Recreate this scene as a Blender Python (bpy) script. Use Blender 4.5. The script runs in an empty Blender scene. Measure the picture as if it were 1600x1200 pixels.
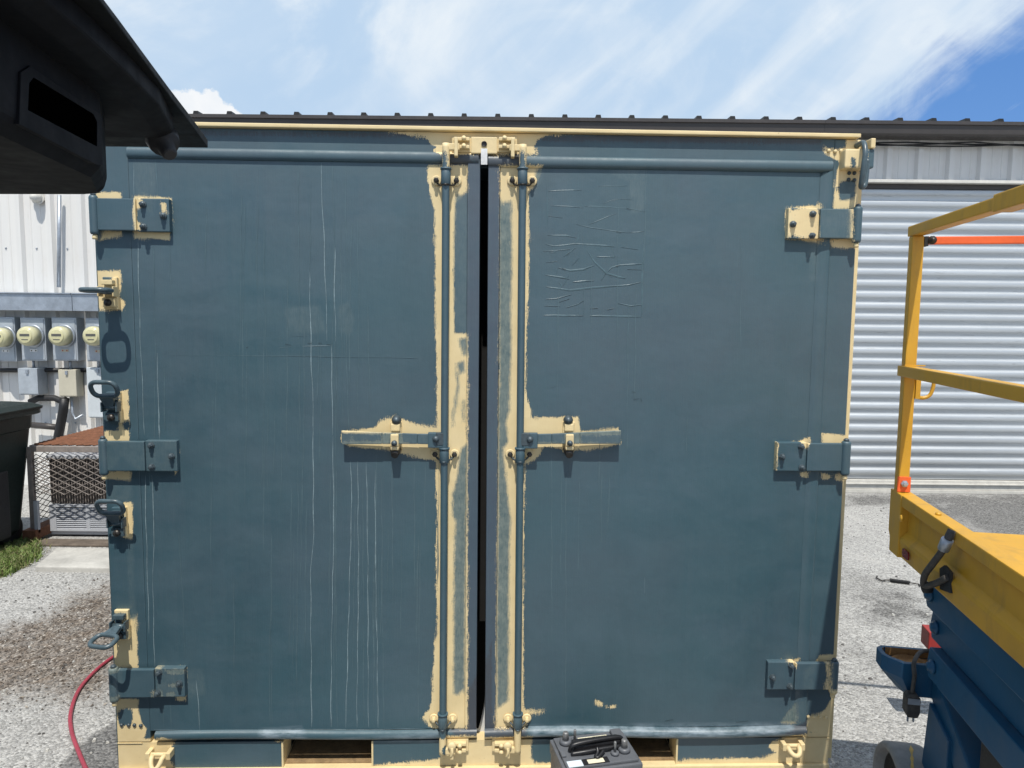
import bpy, bmesh, math, random
import numpy as np
from mathutils import Vector, Matrix
random.seed(7); rng = np.random.default_rng(7)
sc = bpy.context.scene
COL = sc.collection
R = math.radians
# ------------------------------------------------------------------ camera, sky, sun
F = 1109.0; CAMZ = 1.68; PITCH = 0.09184669; ROLL = 0.00974538; YAW = 0.02904016
cp, sp, cr, sr = math.cos(PITCH), math.sin(PITCH), math.cos(ROLL), math.sin(ROLL)
_f = Vector((0, cp, -sp)); _r0 = Vector((1, 0, 0)); _u0 = _r0.cross(_f)
_r = _r0*cr + _u0*sr; _u = _u0*cr - _r0*sr
CAM = Vector((0, 0, CAMZ))
cam = bpy.data.cameras.new("camera"); camo = bpy.data.objects.new("camera", cam); COL.objects.link(camo)
cam.sensor_fit = 'HORIZONTAL'; cam.sensor_width = 36.0; cam.lens = 36.0*F/1600
cam.clip_start = 0.02; cam.clip_end = 2000
camo.matrix_world = Matrix(((_r.x, _u.x, -_f.x, CAM.x), (_r.y, _u.y, -_f.y, CAM.y), (_r.z, _u.z, -_f.z, CAM.z), (0, 0, 0, 1)))
sc.camera = camo

SUN_EL, SUN_AZ = R(63), R(1.0)     # SUN_AZ: how far the sun stands to the right of straight behind the camera
sun = bpy.data.lights.new("sun", 'SUN'); suno = bpy.data.objects.new("sun", sun); COL.objects.link(suno)
sun.energy = 4.6; sun.angle = R(0.5); sun.color = (1.0, 0.955, 0.87)
to_sun = Vector((math.sin(SUN_AZ)*math.cos(SUN_EL), -math.cos(SUN_AZ)*math.cos(SUN_EL), math.sin(SUN_EL)))
suno.rotation_euler = to_sun.to_track_quat('Z', 'Y').to_euler()
suno.location = (0, -6, 9)

world = bpy.data.worlds.new("World"); sc.world = world; world.use_nodes = True

class NT:
    """small helper to write node trees"""
    def __init__(s, tree): s.t = tree; s.n = tree.nodes; s.l = tree.links
    def new(s, typ, **kw):
        n = s.n.new(typ)
        for k, v in kw.items(): setattr(n, k, v)
        return n
    def put(s, sock, v):
        if v is None: return
        if hasattr(v, 'is_output'): s.l.new(v, sock)
        elif isinstance(v, (tuple, list)) and len(v) == 3 and sock.type == 'RGBA': sock.default_value = (*v, 1)
        else: sock.default_value = v
    def math(s, op, a, b=None, c=None, clamp=False):
        n = s.new('ShaderNodeMath', operation=op); n.use_clamp = clamp
        for i, v in enumerate((a, b, c)): s.put(n.inputs[i], v)
        return n.outputs[0]
    def mix(s, fac, a, b, blend='MIX'):
        n = s.new('ShaderNodeMix', data_type='RGBA', blend_type=blend); n.clamp_factor = True
        s.put(n.inputs[0], fac); s.put(n.inputs[6], a); s.put(n.inputs[7], b); return n.outputs[2]
    def noise(s, vec, scale, detail=3, rough=.55, dist=0.0, col=False):
        n = s.new('ShaderNodeTexNoise'); s.put(n.inputs['Vector'], vec)
        n.inputs['Scale'].default_value = scale; n.inputs['Detail'].default_value = detail
        n.inputs['Roughness'].default_value = rough; n.inputs['Distortion'].default_value = dist
        return n.outputs['Color' if col else 'Fac']
    def voro(s, vec, scale, feature='F1', out='Distance', rnd=1.0):
        n = s.new('ShaderNodeTexVoronoi', feature=feature); s.put(n.inputs['Vector'], vec)
        n.inputs['Scale'].default_value = scale; n.inputs['Randomness'].default_value = rnd
        return n.outputs[out]
    def map(s, v, a, b, c=0.0, d=1.0, smooth=False):
        n = s.new('ShaderNodeMapRange'); n.clamp = True
        if smooth: n.interpolation_type = 'SMOOTHSTEP'
        s.put(n.inputs[0], v)
        for i, x in zip((1, 2, 3, 4), (a, b, c, d)): n.inputs[i].default_value = x
        return n.outputs[0]
    def scale(s, vec, sx, sy, sz, rot=(0, 0, 0)):
        n = s.new('ShaderNodeMapping'); s.put(n.inputs['Vector'], vec)
        n.inputs['Scale'].default_value = (sx, sy, sz); n.inputs['Rotation'].default_value = rot; return n.outputs[0]
    def attr(s, name):
        n = s.new('ShaderNodeAttribute'); n.attribute_name = name; return n.outputs['Fac']

def build_sky():
    t = NT(world.node_tree); world.node_tree.nodes.clear()
    sky = t.new('ShaderNodeTexSky', sky_type='NISHITA'); sky.sun_disc = False
    sky.sun_elevation = SUN_EL; sky.sun_rotation = math.pi - SUN_AZ
    sky.altitude = 0; sky.air_density = 1.0; sky.dust_density = 0.4; sky.ozone_density = 2.5
    tc = t.new('ShaderNodeTexCoord').outputs['Generated']
    sx = t.new('ShaderNodeSeparateXYZ'); t.put(sx.inputs[0], tc); x, y, z = sx.outputs
    az = t.math('ARCTAN2', x, y); el = t.math('ARCSINE', z)
    cb = t.new('ShaderNodeCombineXYZ'); t.put(cb.inputs[0], az); t.put(cb.inputs[1], el); p = cb.outputs[0]
    st = t.scale(p, 1, 1, 1, (0, 0, R(-36)))
    st2 = t.scale(st, 1.6, 9.0, 1)
    n1 = t.noise(st2, 1.5, 4, .5, .45)
    n2 = t.noise(p, 9.0, 7, .6, .5)
    n3 = t.noise(t.scale(st, 2.5, 16, 1), 2.0, 6, .6, .3)
    ray = t.math('SINE', R(31)); ca = t.math('COSINE', R(31))
    d = t.math('SUBTRACT', t.math('MULTIPLY', t.math('SUBTRACT', az, .432), ray), t.math('MULTIPLY', t.math('SUBTRACT', el, .232), ca))
    d = t.math('ADD', d, t.math('MULTIPLY', t.math('SUBTRACT', n3, .5), .09))
    d = t.math('ADD', d, t.math('MULTIPLY', t.math('SUBTRACT', n2, .5), .085))
    blue = t.map(d, -.035, .032, 0, 1, True)
    front = t.map(t.math('ABSOLUTE', az), 1.0, 1.4, 1, 0)
    blue = t.math('MULTIPLY', blue, front)
    wisp = t.map(n3, .56, .75, 0, .55, True)
    blue = t.math('MULTIPLY', blue, t.math('SUBTRACT', 1.0, wisp))
    rest = t.math('MULTIPLY', t.map(n2, .45, .6, 0, .8), t.math('SUBTRACT', 1.0, front))
    blue = t.math('MAXIMUM', blue, rest)
    side = t.map(az, -.25, .30)
    puff = t.math('MULTIPLY', t.map(t.noise(t.scale(p, 1, 1.7, 1), 3.2, 8, .58, .8), .40, .66, 0, 1, True), .85)
    puff = t.math('MULTIPLY', puff, t.map(el, .22, .36, .35, 1.0))
    strk = t.math('ADD', t.math('MULTIPLY', t.map(n1, .36, .64, 0, 1, True), .8), t.math('MULTIPLY', t.map(n2, .45, .70, 0, 1, True), .4), clamp=True)
    white = t.math('ADD', t.math('MULTIPLY', puff, t.math('SUBTRACT', 1.0, t.math('MULTIPLY', side, .7))), t.math('MULTIPLY', strk, t.map(side, 0, 1, .15, .68)), clamp=True)
    cloud = t.mix(white, (.50, .665, .865), (.86, .92, .97))
    # cumulus head on the horizon
    cx = t.math('MULTIPLY', t.math('SUBTRACT', az, -.405), 1/.058); cy = t.math('MULTIPLY', t.math('SUBTRACT', el, .222), 1/.052)
    rr = t.math('SQRT', t.math('ADD', t.math('MULTIPLY', cx, cx), t.math('MULTIPLY', cy, cy)))
    rr = t.math('ADD', rr, t.math('MULTIPLY', t.math('SUBTRACT', t.noise(p, 55, 4, .55), .5), .7))
    cum = t.map(rr, .96, 1.04, 1, 0)
    cumc = t.mix(t.noise(p, 40, 4), (.80, .86, .93), (1.0, 1.0, 1.0))
    # clear sky: the physical sky; its strength is the 0.1 of the clear part
    skyc = t.new('ShaderNodeVectorMath', operation='SCALE'); t.put(skyc.inputs[0], sky.outputs[0]); skyc.inputs[3].default_value = 0.12
    clear = t.mix(.6, skyc.outputs[0], (.075, .27, .74))
    c = t.mix(blue, cloud, clear); c = t.mix(cum, c, cumc)
    bg = t.new('ShaderNodeBackground'); t.put(bg.inputs[0], c); bg.inputs[1].default_value = 1.0
    out = t.new('ShaderNodeOutputWorld'); t.l.new(bg.outputs[0], out.inputs[0])
build_sky()
vs = sc.view_settings
vs.view_transform = 'Standard'; vs.look = 'None'; vs.exposure = 0.0; vs.gamma = 1.0
try: vs.use_curve_mapping = False
except Exception: pass
sc.cycles.max_bounces = 8

# ------------------------------------------------------------------ rays from the measured camera, for placing things in the world
def ray(px, py):
    return _f*F + _r*(px-800) - _u*(py-600)
def at_z(px, py, z=0.0):
    v = ray(px, py); t = (z-CAMZ)/v.z; return CAM + v*t
def at_y(px, py, y):
    v = ray(px, py); return CAM + v*(y/v.y)
# container frame: x along its front, y into it, z up, origin on the ground below the middle of its front
Rz = Matrix.Rotation(YAW, 3, 'Z')
CLOC = Rz @ Vector((-0.03762552, 2.46650649, 0)); CLOC.z = 0
Rzi = Rz.inverted()
CAML = Rzi @ (CAM - CLOC)
def C(px, py, p=0.0):
    """point of the container plane p metres in front of its front -> (x, z)"""
    v = Rzi @ ray(px, py); t = (-p-CAML.y)/v.y
    q = CAML + v*t; return (q.x, q.z)
def CX(px, py, p=0.0): return C(px, py, p)[0]
def CZ(px, py, p=0.0): return C(px, py, p)[1]

# ------------------------------------------------------------------ mesh helpers
class MB:
    def __init__(s): s.v = []; s.f = []; s.m = []; s.sm = []
    def add(s, vs_, fs, m=0, smooth=False):
        o = len(s.v); s.v += [tuple(v) for v in vs_]
        for f in fs: s.f.append([i+o for i in f]); s.m.append(m); s.sm.append(smooth)
        return s
    def box(s, x0, x1, y0, y1, z0, z1, m=0):
        v = [(x0,y0,z0),(x1,y0,z0),(x1,y1,z0),(x0,y1,z0),(x0,y0,z1),(x1,y0,z1),(x1,y1,z1),(x0,y1,z1)]
        return s.add(v, [(0,3,2,1),(4,5,6,7),(0,1,5,4),(1,2,6,5),(2,3,7,6),(3,0,4,7)], m)
    def prism(s, poly, y0, y1, m=0, axis='y', smooth=False):
        """poly of (a,b): axis y -> (x,z); axis x -> (y,z); axis z -> (x,y)"""
        n = len(poly)
        P = {'y': lambda a,b,c: (a,c,b), 'x': lambda a,b,c: (c,a,b), 'z': lambda a,b,c: (a,b,c)}[axis]
        v = [P(a,b,y0) for a,b in poly] + [P(a,b,y1) for a,b in poly]
        f = [list(range(n)), list(range(2*n-1, n-1, -1))] + [(i, i+n, (i+1)%n+n, (i+1)%n) for i in range(n)]
        o = len(s.f); s.add(v, f, m, False)
        if smooth:
            for i in range(o+2, len(s.f)): s.sm[i] = True
        return s
    def tube(s, path, r, n=10, m=0, closed=False, cap=True, smooth=True):
        P = [Vector(p) for p in path]; N = len(P)
        rad = r if isinstance(r, (list, tuple)) else [r]*N
        vs_ = []; prev = None
        for i, p in enumerate(P):
            if closed: d = P[(i+1)%N]-P[i-1]
            else: d = P[min(i+1, N-1)]-P[max(i-1, 0)]
            d.normalize()
            if prev is None:
                a = Vector((0,0,1)) if abs(d.z) < .9 else Vector((1,0,0))
                u = d.cross(a).normalized()
            else:
                u = (prev - d*prev.dot(d)).normalized()
            prev = u; w = d.cross(u)
            for k in range(n):
                t = 2*math.pi*k/n; vs_.append(p + u*(rad[i]*math.cos(t)) + w*(rad[i]*math.sin(t)))
        fs = []
        for i in range(N if closed else N-1):
            j = (i+1) % N
            for k in range(n):
                k2 = (k+1) % n; fs.append((i*n+k, i*n+k2, j*n+k2, j*n+k))
        s.add(vs_, fs, m, smooth)
        if cap and not closed:
            o = len(s.v)-len(vs_)
            s.f.append([o+k for k in range(n)][::-1]); s.m.append(m); s.sm.append(False)
            s.f.append([o+(N-1)*n+k for k in range(n)]); s.m.append(m); s.sm.append(False)
        return s
    def cyl(s, p0, p1, r, n=16, m=0, r1=None): return s.tube([p0, p1], [r, r if r1 is None else r1], n, m)
    def lathe(s, prof, c, axis, n=20, m=0, smooth=True):
        """prof of (radius, height along axis) from c"""
        ax = Vector(axis).normalized(); a = Vector((0,0,1)) if abs(ax.z) < .9 else Vector((1,0,0))
        u = ax.cross(a).normalized(); w = ax.cross(u); c = Vector(c)
        vs_ = [c+ax*h+u*(r*math.cos(2*math.pi*k/n))+w*(r*math.sin(2*math.pi*k/n)) for r, h in prof for k in range(n)]
        fs = [(i*n+k, i*n+(k+1)%n, (i+1)*n+(k+1)%n, (i+1)*n+k) for i in range(len(prof)-1) for k in range(n)]
        s.add(vs_, fs, m, smooth)
        o = len(s.v)-len(vs_)
        if prof[0][0] > 1e-5: s.f.append([o+k for k in range(n)][::-1]); s.m.append(m); s.sm.append(False)
        if prof[-1][0] > 1e-5: s.f.append([o+(len(prof)-1)*n+k for k in range(n)]); s.m.append(m); s.sm.append(False)
        return s
    def grid(s, xs, zs, yf, m=0, smooth=True):
        """sheet facing -y: vertices (x, yf(x,z), z)"""
        nx, nz = len(xs), len(zs)
        v = [(x, yf(x, z), z) for z in zs for x in xs]
        f = [(j*nx+i, j*nx+i+1, (j+1)*nx+i+1, (j+1)*nx+i) for j in range(nz-1) for i in range(nx-1)]
        return s.add(v, f, m, smooth)
    def gbox(s, x0, x1, y0, y1, z0, z1, m=0, step=.012):
        """box whose front is cut into a fine grid so that the paint edges on it stay sharp"""
        nx = max(2, int(abs(x1-x0)/step)+2); nz = max(2, int(abs(z1-z0)/step)+2)
        xs = np.linspace(x0, x1, nx); zs = np.linspace(z0, z1, nz)
        idx = {}
        def vid(x, y, z):
            k = (round(x, 6), round(y, 6), round(z, 6))
            if k not in idx: idx[k] = len(s.v); s.v.append((x, y, z))
            return idx[k]
        def q(a, b, c, d): s.f.append([a, b, c, d]); s.m.append(m); s.sm.append(False)
        for i in range(nx-1):
            for j in range(nz-1):
                q(vid(xs[i],y0,zs[j]), vid(xs[i+1],y0,zs[j]), vid(xs[i+1],y0,zs[j+1]), vid(xs[i],y0,zs[j+1]))
                q(vid(xs[i],y1,zs[j+1]), vid(xs[i+1],y1,zs[j+1]), vid(xs[i+1],y1,zs[j]), vid(xs[i],y1,zs[j]))
        for i in range(nx-1):
            q(vid(xs[i],y1,z0), vid(xs[i+1],y1,z0), vid(xs[i+1],y0,z0), vid(xs[i],y0,z0))
            q(vid(xs[i],y0,z1), vid(xs[i+1],y0,z1), vid(xs[i+1],y1,z1), vid(xs[i],y1,z1))
        for j in range(nz-1):
            q(vid(x0,y1,zs[j]), vid(x0,y0,zs[j]), vid(x0,y0,zs[j+1]), vid(x0,y1,zs[j+1]))
            q(vid(x1,y0,zs[j]), vid(x1,y1,zs[j]), vid(x1,y1,zs[j+1]), vid(x1,y0,zs[j+1]))
        return s
    def build(s, name, mats, parent=None, bevel=0, seg=2, paint=None, p=0.0, ang=35, fix=True):
        me = bpy.data.meshes.new(name)
        me.from_pydata(s.v, [], s.f)
        me.polygons.foreach_set('material_index', s.m); me.polygons.foreach_set('use_smooth', s.sm)
        for mt in (mats if isinstance(mats, (list, tuple)) else [mats]): me.materials.append(mt)
        if fix or bevel:
            bm = bmesh.new(); bm.from_mesh(me)
            if fix: bmesh.ops.recalc_face_normals(bm, faces=bm.faces)
            if bevel:
                es = [e for e in bm.edges if len(e.link_faces) == 2 and e.calc_face_angle(0) > R(ang)
                      and not (e.link_faces[0].smooth and e.link_faces[1].smooth)]
                bmesh.ops.bevel(bm, geom=es, offset=bevel, segments=seg, profile=.6, affect='EDGES', clamp_overlap=True)
            bm.to_mesh(me); bm.free()
        me.update()
        if paint is not None: paint_attrs(me, paint, p)
        o = bpy.data.objects.new(name, me); COL.objects.link(o)
        if parent is not None: o.parent = parent
        return o

def empty(name, loc=(0, 0, 0), rz=0.0):
    o = bpy.data.objects.new(name, None); COL.objects.link(o); o.location = loc; o.rotation_euler = (0, 0, rz)
    o.empty_display_size = .1; return o
def tag(o, label=None, cat=None, group=None, kind=None):
    for k, v in (('label', label), ('category', cat), ('group', group), ('kind', kind)):
        if v: o[k] = v
    return o
def copy_tree(o, parent=None):
    c = o.copy(); COL.objects.link(c)
    if parent is not None: c.parent = parent
    for ch in list(o.children): copy_tree(ch, c)
    return c

# ------------------------------------------------------------------ paint layers: outlines of bare and painted areas, measured on the container's front
def poly_sd(P, pts):
    """signed distance (positive inside) of points P (n,2) to polygon pts"""
    pts = np.asarray(pts, float); d = np.full(len(P), 1e9); ins = np.zeros(len(P), bool)
    for i in range(len(pts)):
        a, b = pts[i], pts[(i+1) % len(pts)]; e = b-a; w = P-a
        t = np.clip((w@e)/max(e@e, 1e-12), 0, 1)
        d = np.minimum(d, np.hypot(*(w-t[:, None]*e).T))
        c = (a[1] <= P[:, 1]) != (b[1] <= P[:, 1])
        with np.errstate(divide='ignore', invalid='ignore'):
            xi = a[0]+(P[:, 1]-a[1])/(b[1]-a[1])*(b[0]-a[0])
        ins ^= c & (P[:, 0] < xi)
    return np.where(ins, d, -d)
def sd_any(P, polys, p):
    o = np.full(len(P), -1.0)
    for q in polys:
        pts = np.array([C(x, y, p) for x, y in q])
        lo, hi = pts.min(0)-.06, pts.max(0)+.06
        k = np.where(((P >= lo) & (P <= hi)).all(1))[0]
        if len(k): o[k] = np.maximum(o[k], poly_sd(P[k], pts))
    return o
def paint_attrs(me, layer, p):
    n = len(me.vertices); co = np.empty(n*3); me.vertices.foreach_get('co', co); co = co.reshape(-1, 3)
    P = co[:, [0, 2]]
    L = LAYERS[layer]
    b = sd_any(P, L.get('bare', []), p); o = sd_any(P, L.get('over', []), p)
    thin = sd_any(P, L.get('thin', []), p)
    b = np.minimum(b, -o)
    if L.get('all_bare'): b = np.minimum(np.full(n, 1.0), -o)
    if L.get('all_thin'): thin[:] = 1.0
    for nm, a in (('bare', b), ('thin', thin), ('dark_patch', sd_any(P, L.get('dark_patch', []), p)), ('seal_sheen', sd_any(P, L.get('seal_sheen', []), p))):
        at = me.attributes.new(nm, 'FLOAT', 'POINT'); at.data.foreach_set('value', a.astype(np.float32))

def Z(ox, oy, s, pts): return [(ox+u/s, oy+v/s) for u, v in pts]
BARE = [
 [(600,203),(640,211),(668,216),(673,226),(682,229),(676,236),(690,241),(840,241),(838,236),(835,229),(839,219),(848,213),(900,206),(900,190),(600,190)],
 # upper right corner
 [(1284,226),(1300,233),(1322,231),(1322,210),(1375,205),(1375,326),(1302,326),(1304,300),(1306,278),(1312,252),(1300,246),(1288,241)],
 # beside the left rod
 [(668,258),(731,258),(730,300),(723,305),(712,318),(710,420),(710,520),(731,520),(731,1139),(676,1139),(660,1122),(664,1112),(672,1108),(676,1060),(679,1000),(683,990),(682,930),(681,860),(683,800),(680,740),(683,720),(666,718),(640,712),(605,703),(575,700),(545,698),(534,690),(534,675),(588,667),(592,658),(603,655),(618,651),(630,655),(656,664),(682,667),(683,600),(680,500),(680,420),(679,330),(670,295),(668,275)],
 # beside the right rod
 [(781,258),(848,258),(843,275),(836,292),(826,300),(827,420),(823,520),(821,600),(824,625),(830,640),(830,652),(885,651),(904,651),(906,674),(966,669),(970,694),(946,699),(913,704),(888,703),(848,697),(846,707),(834,719),(820,726),(819,800),(818,900),(818,1000),(818,1100),(820,1108),(850,1110),(848,1114),(826,1117),(822,1139),(774,1139),(775,1000),(778,700),(781,420)],
 # left post
 [(150,300),(190,300),(189,313),(150,313)], [(208,305),(268,309),(266,375),(210,372)], [(150,361),(191,361),(190,371),(172,372),(150,377)],
 [(140,425),(189,422),(190,440),(186,463),(195,472),(194,485),(140,485)],
 [(186,612),(201,609),(202,680),(202,692),(160,692),(162,674),(186,672)], [(160,736),(205,736),(204,752),(166,748)],
 [(192,784),(207,784),(208,845),(199,842),(193,838)],
 [(174,970),(196,966),(213,960),(216,1046),(175,1046)], [(174,1092),(216,1092),(216,1110),(222,1130),(230,1140),(222,1163),(170,1163)],
 [(170,1154),(262,1154),(272,1160),(264,1172),(262,1180),(268,1192),(275,1210),(160,1210)],
 [(274,1040),(292,1040),(291,1094),(284,1096),(276,1094)], [(271,688),(279,688),(279,736),(274,740)],
 # right post and hinges
 [(1231,692),(1240,688),(1245,690),(1265,683),(1265,696),(1231,698)], [(1284,677),(1328,680),(1328,695),(1284,695)],
 [(1250,738),(1263,738),(1262,747),(1252,746)], [(1282,738),(1300,744),(1295,749),(1284,750)], [(1303,741),(1317,741),(1317,751),(1306,750)],
 [(1228,327),(1234,325),(1282,319),(1282,376),(1278,382),(1248,374),(1227,374)], [(1298,373),(1338,373),(1337,388),(1299,387)],
 [(1198,1031),(1221,1032),(1222,1034),(1248,1028),(1248,1040),(1198,1040)], [(1274,1036),(1280,1023),(1304,1022),(1304,1040),(1274,1040)],
 [(1198,1052),(1200,1052),(1200,1074),(1198,1074)],
 [(1261,1120),(1286,1113),(1297,1094),(1304,1094),(1304,1145),(1261,1145)], [(1219,1130),(1244,1097),(1244,1130)],
 # sill
 [(690,1150),(832,1150),(830,1184),(838,1192),(866,1192),(866,1215),(560,1215),(584,1196),(640,1191),(688,1186)],
 [(985,1190),(1062,1190),(1068,1187),(1120,1186),(1195,1184),(1214,1176),(1200,1168),(1203,1162),(1220,1155),(1235,1149),(1300,1139),(1300,1215),(985,1215)],
 [(928,1094),(938,1096),(944,1100),(938,1104),(930,1100)], [(950,1103),(962,1101),(962,1106),(953,1107)], [(945,1102),(949,1103),(948,1106)],
 [(428,1158),(446,1158),(441,1162)],
]
OVER = [
 [(1310,290),(1318,283),(1336,282),(1336,306),(1325,311),(1312,313)], [(1314,252),(1328,238),(1330,250),(1320,258)],
 [(183,1112),(196,1106),(206,1108),(208,1122),(205,1133),(196,1134),(186,1132)], [(191,658),(203,658),(202,672),(193,670)],
 [(150,361),(158,361),(156,384),(150,384)],
]
THIN = [
 [(712,300),(724,306),(731,300),(732,521),(711,521),(709,460),(710,330)],
 [(716,528),(731,527),(731,556),(722,556)], [(712,567),(726,563),(728,581),(719,585)], [(710,570),(714,576),(719,600),(716,622),(712,645),(707,645),(713,600)],
 [(719,700),(731,690),(730,800),(728,920),(727,1085),(722,1080),(716,1088),(708,1084),(708,920),(709,847),(711,815),(706,806),(706,773),(713,746)],
 [(721,626),(727,624),(727,660),(723,655)], [(706,640),(712,630),(710,665),(706,668)],
 [(779,310),(786,316),(800,312),(801,420),(799,480),(800,545),(798,590),(797,645),(789,640),(779,645)],
 [(778,600),(797,640),(792,660),(795,690),(788,700),(788,718),(792,746),(793,760),(796,792),(799,813),(797,850),(796,920),(796,1000),(795,1052),(795,1096),(783,1104),(776,1108),(775,1000),(777,800)],
 [(838,262),(850,260),(846,285),(836,298),(832,292)],
 [(166,748),(205,752),(206,783),(168,783)], [(1312,283),(1338,282),(1336,313),(1312,313)], [(1262,375),(1280,378),(1277,436),(1266,440)],
 [(208,250),(245,250),(243,306),(212,306)], [(950,268),(1010,258),(1008,330),(985,335),(982,285)], [(1240,1095),(1262,1090),(1262,1130),(1215,1130)],
 [(526,478),(545,470),(555,500),(550,525),(530,520)], [(445,480),(500,476),(510,520),(450,522)], [(292,1045),(318,1045),(322,1085),(292,1092)],
 [(196,838),(208,845),(212,960),(203,960)], [(166,960),(214,955),(214,968),(168,970)],
]
WET_AND_SHADE = [
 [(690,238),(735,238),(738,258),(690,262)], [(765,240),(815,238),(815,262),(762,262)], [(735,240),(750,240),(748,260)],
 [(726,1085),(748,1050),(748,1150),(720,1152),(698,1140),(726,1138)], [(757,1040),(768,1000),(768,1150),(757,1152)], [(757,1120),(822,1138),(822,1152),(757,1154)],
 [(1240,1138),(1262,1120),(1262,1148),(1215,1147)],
 [(300,205),(640,208),(655,214),(300,211)], [(846,214),(1000,210),(1284,219),(1284,225),(846,220)],  # shade under the top lip, painted on as dark strips
]
SEAL_SHEEN = [  # gloss highlights on the bottom seals, painted into the colour
 [(405,1140),(470,1136),(480,1156),(405,1156)], [(826,1134),(1240,1130),(1236,1150),(830,1156)], [(500,1158),(690,1146),(690,1158)],
]
H_BARE = [
 [(209,309),(222,309),(225,322),(215,327),(213,345),(222,350),(223,360),(210,360),(207,330)], [(251,316),(259,317),(260,334),(253,335)],
 [(258,1046),(288,1046),(288,1053),(262,1052)], [(262,1069),(280,1066),(286,1073),(264,1072)], [(262,1082),(274,1081),(275,1087),(262,1086)],
 [(240,1079),(253,1078),(253,1092),(240,1092)], [(240,1042),(253,1042),(253,1053),(243,1052)], [(166,1038),(190,1038),(184,1050),(168,1050)], [(166,1088),(186,1086),(184,1102),(168,1102)],
 [(1228,330),(1276,322),(1281,340),(1279,376),(1258,374),(1240,368),(1228,372)], [(1327,322),(1333,322),(1333,378),(1325,378)],
 [(1209,690),(1215,690),(1215,706),(1212,738),(1209,738)], [(1250,686),(1267,688),(1262,702),(1254,700)],
 [(1290,1034),(1297,1036),(1297,1085),(1288,1083),(1292,1060)], [(1228,1030),(1246,1030),(1245,1044),(1240,1041)], [(1296,1076),(1310,1076),(1310,1090),(1296,1090)],
 [(1225,345),(1236,330),(1236,320),(1225,320)],
]
H_THIN = [[(150,686),(280,684),(280,742),(225,742),(190,715),(170,740),(150,700)], [(165,1040),(192,1040),(188,1100),(165,1100)], [(240,1042),(290,1042),(290,1094),(240,1094)],
 [(1283,322),(1330,322),(1330,378),(1283,378)], [(1252,700),(1262,700),(1262,736),(1250,736)], [(1255,1045),(1275,1035),(1270,1080),(1255,1080)], [(228,310),(245,310),(240,335),(228,330)]]
ROD_BARE = [[(685,215),(706,215),(706,262),(700,262),(698,238),(692,236),(690,262),(685,262)], [(806,215),(828,215),(828,262),(822,262),(820,242),(814,236),(811,262),(806,262)],
 [(680,1152),(704,1152),(704,1165),(696,1162),(690,1170),(704,1200),(680,1200)], [(798,1125),(822,1125),(822,1200),(798,1200)], [(806,1125),(818,1122),(820,1140),(800,1140)]]
ROD_THIN = [[(813,760),(820,760),(818,1120),(808,1120)], [(690,985),(696,985),(694,1110),(690,1110)]]
LEV_BARE = [[(532,670),(600,672),(596,678),(536,677)], [(536,690),(595,688),(640,692),(640,715),(536,715)], [(596,640),(630,640),(628,720),(596,720)], [(882,640),(908,640),(906,720),(882,720)],
 [(905,672),(972,668),(972,679),(905,679)], [(908,692),(972,692),(972,715),(908,715)], [(840,690),(885,692),(885,715),(840,715)]]
LAYERS = {
 'front': dict(bare=BARE, over=OVER, thin=THIN, dark_patch=WET_AND_SHADE, seal_sheen=SEAL_SHEEN),
 'hinge': dict(bare=H_BARE, thin=H_THIN), 'rod': dict(bare=ROD_BARE, thin=ROD_THIN), 'lever': dict(bare=LEV_BARE, thin=[[(530,676),(975,670),(975,700),(530,700)]]),
 'bare': dict(all_bare=True), 'teal': {}, 'worn': dict(all_thin=True),
 'corner': dict(all_bare=True, over=[[(1330,246),(1337,246),(1336,262),(1329,262)], [(1356,230),(1372,230),(1372,268),(1352,268)]]),
 'lug': dict(all_bare=True, over=[[(150,596),(186,596),(186,662),(150,668)], [(150,780),(192,780),(192,850),(150,850)], [(150,958),(190,958),(190,984),(150,984)], [(150,424),(172,424),(176,440),(150,440)]]),
}

# ------------------------------------------------------------------ materials
M = {}
def mat(name):
    m = bpy.data.materials.new(name); m.use_nodes = True; t = NT(m.node_tree); m.node_tree.nodes.clear()
    b = t.new('ShaderNodeBsdfPrincipled'); o = t.new('ShaderNodeOutputMaterial'); t.l.new(b.outputs[0], o.inputs[0])
    M[name] = m; return m, t, b
def bump(t, b, h, strength=.3, dist=.002):
    n = t.new('ShaderNodeBump'); n.inputs['Strength'].default_value = strength; n.inputs['Distance'].default_value = dist
    t.put(n.inputs['Height'], h); t.l.new(n.outputs[0], b.inputs['Normal'])
def plain(name, col, rough=.5, metal=0.0, var=.25, scale=14, bumps=.0, spec=.5, col2=None, detail=4):
    m, t, b = mat(name); oc = t.new('ShaderNodeTexCoord').outputs['Object']
    n = t.noise(oc, scale, detail, .6)
    n2 = t.noise(oc, scale*7, 3, .6)
    f = t.math('ADD', t.math('MULTIPLY', n, .7), t.math('MULTIPLY', n2, .3))
    f = t.map(f, .3, .7)
    c2 = col2 or tuple(c*(1-var) for c in col); c1 = col if col2 else tuple(min(c*(1+var*.6), .95) for c in col)
    t.put(b.inputs['Base Color'], t.mix(f, c2, c1)); t.put(b.inputs['Roughness'], t.map(n2, .3, .7, max(rough-.08, .03), min(rough+.1, 1)))
    b.inputs['Metallic'].default_value = metal; b.inputs['Specular IOR Level'].default_value = spec
    if bumps: bump(t, b, t.noise(oc, scale*12, 4, .6), bumps, .002)
    return m

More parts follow.
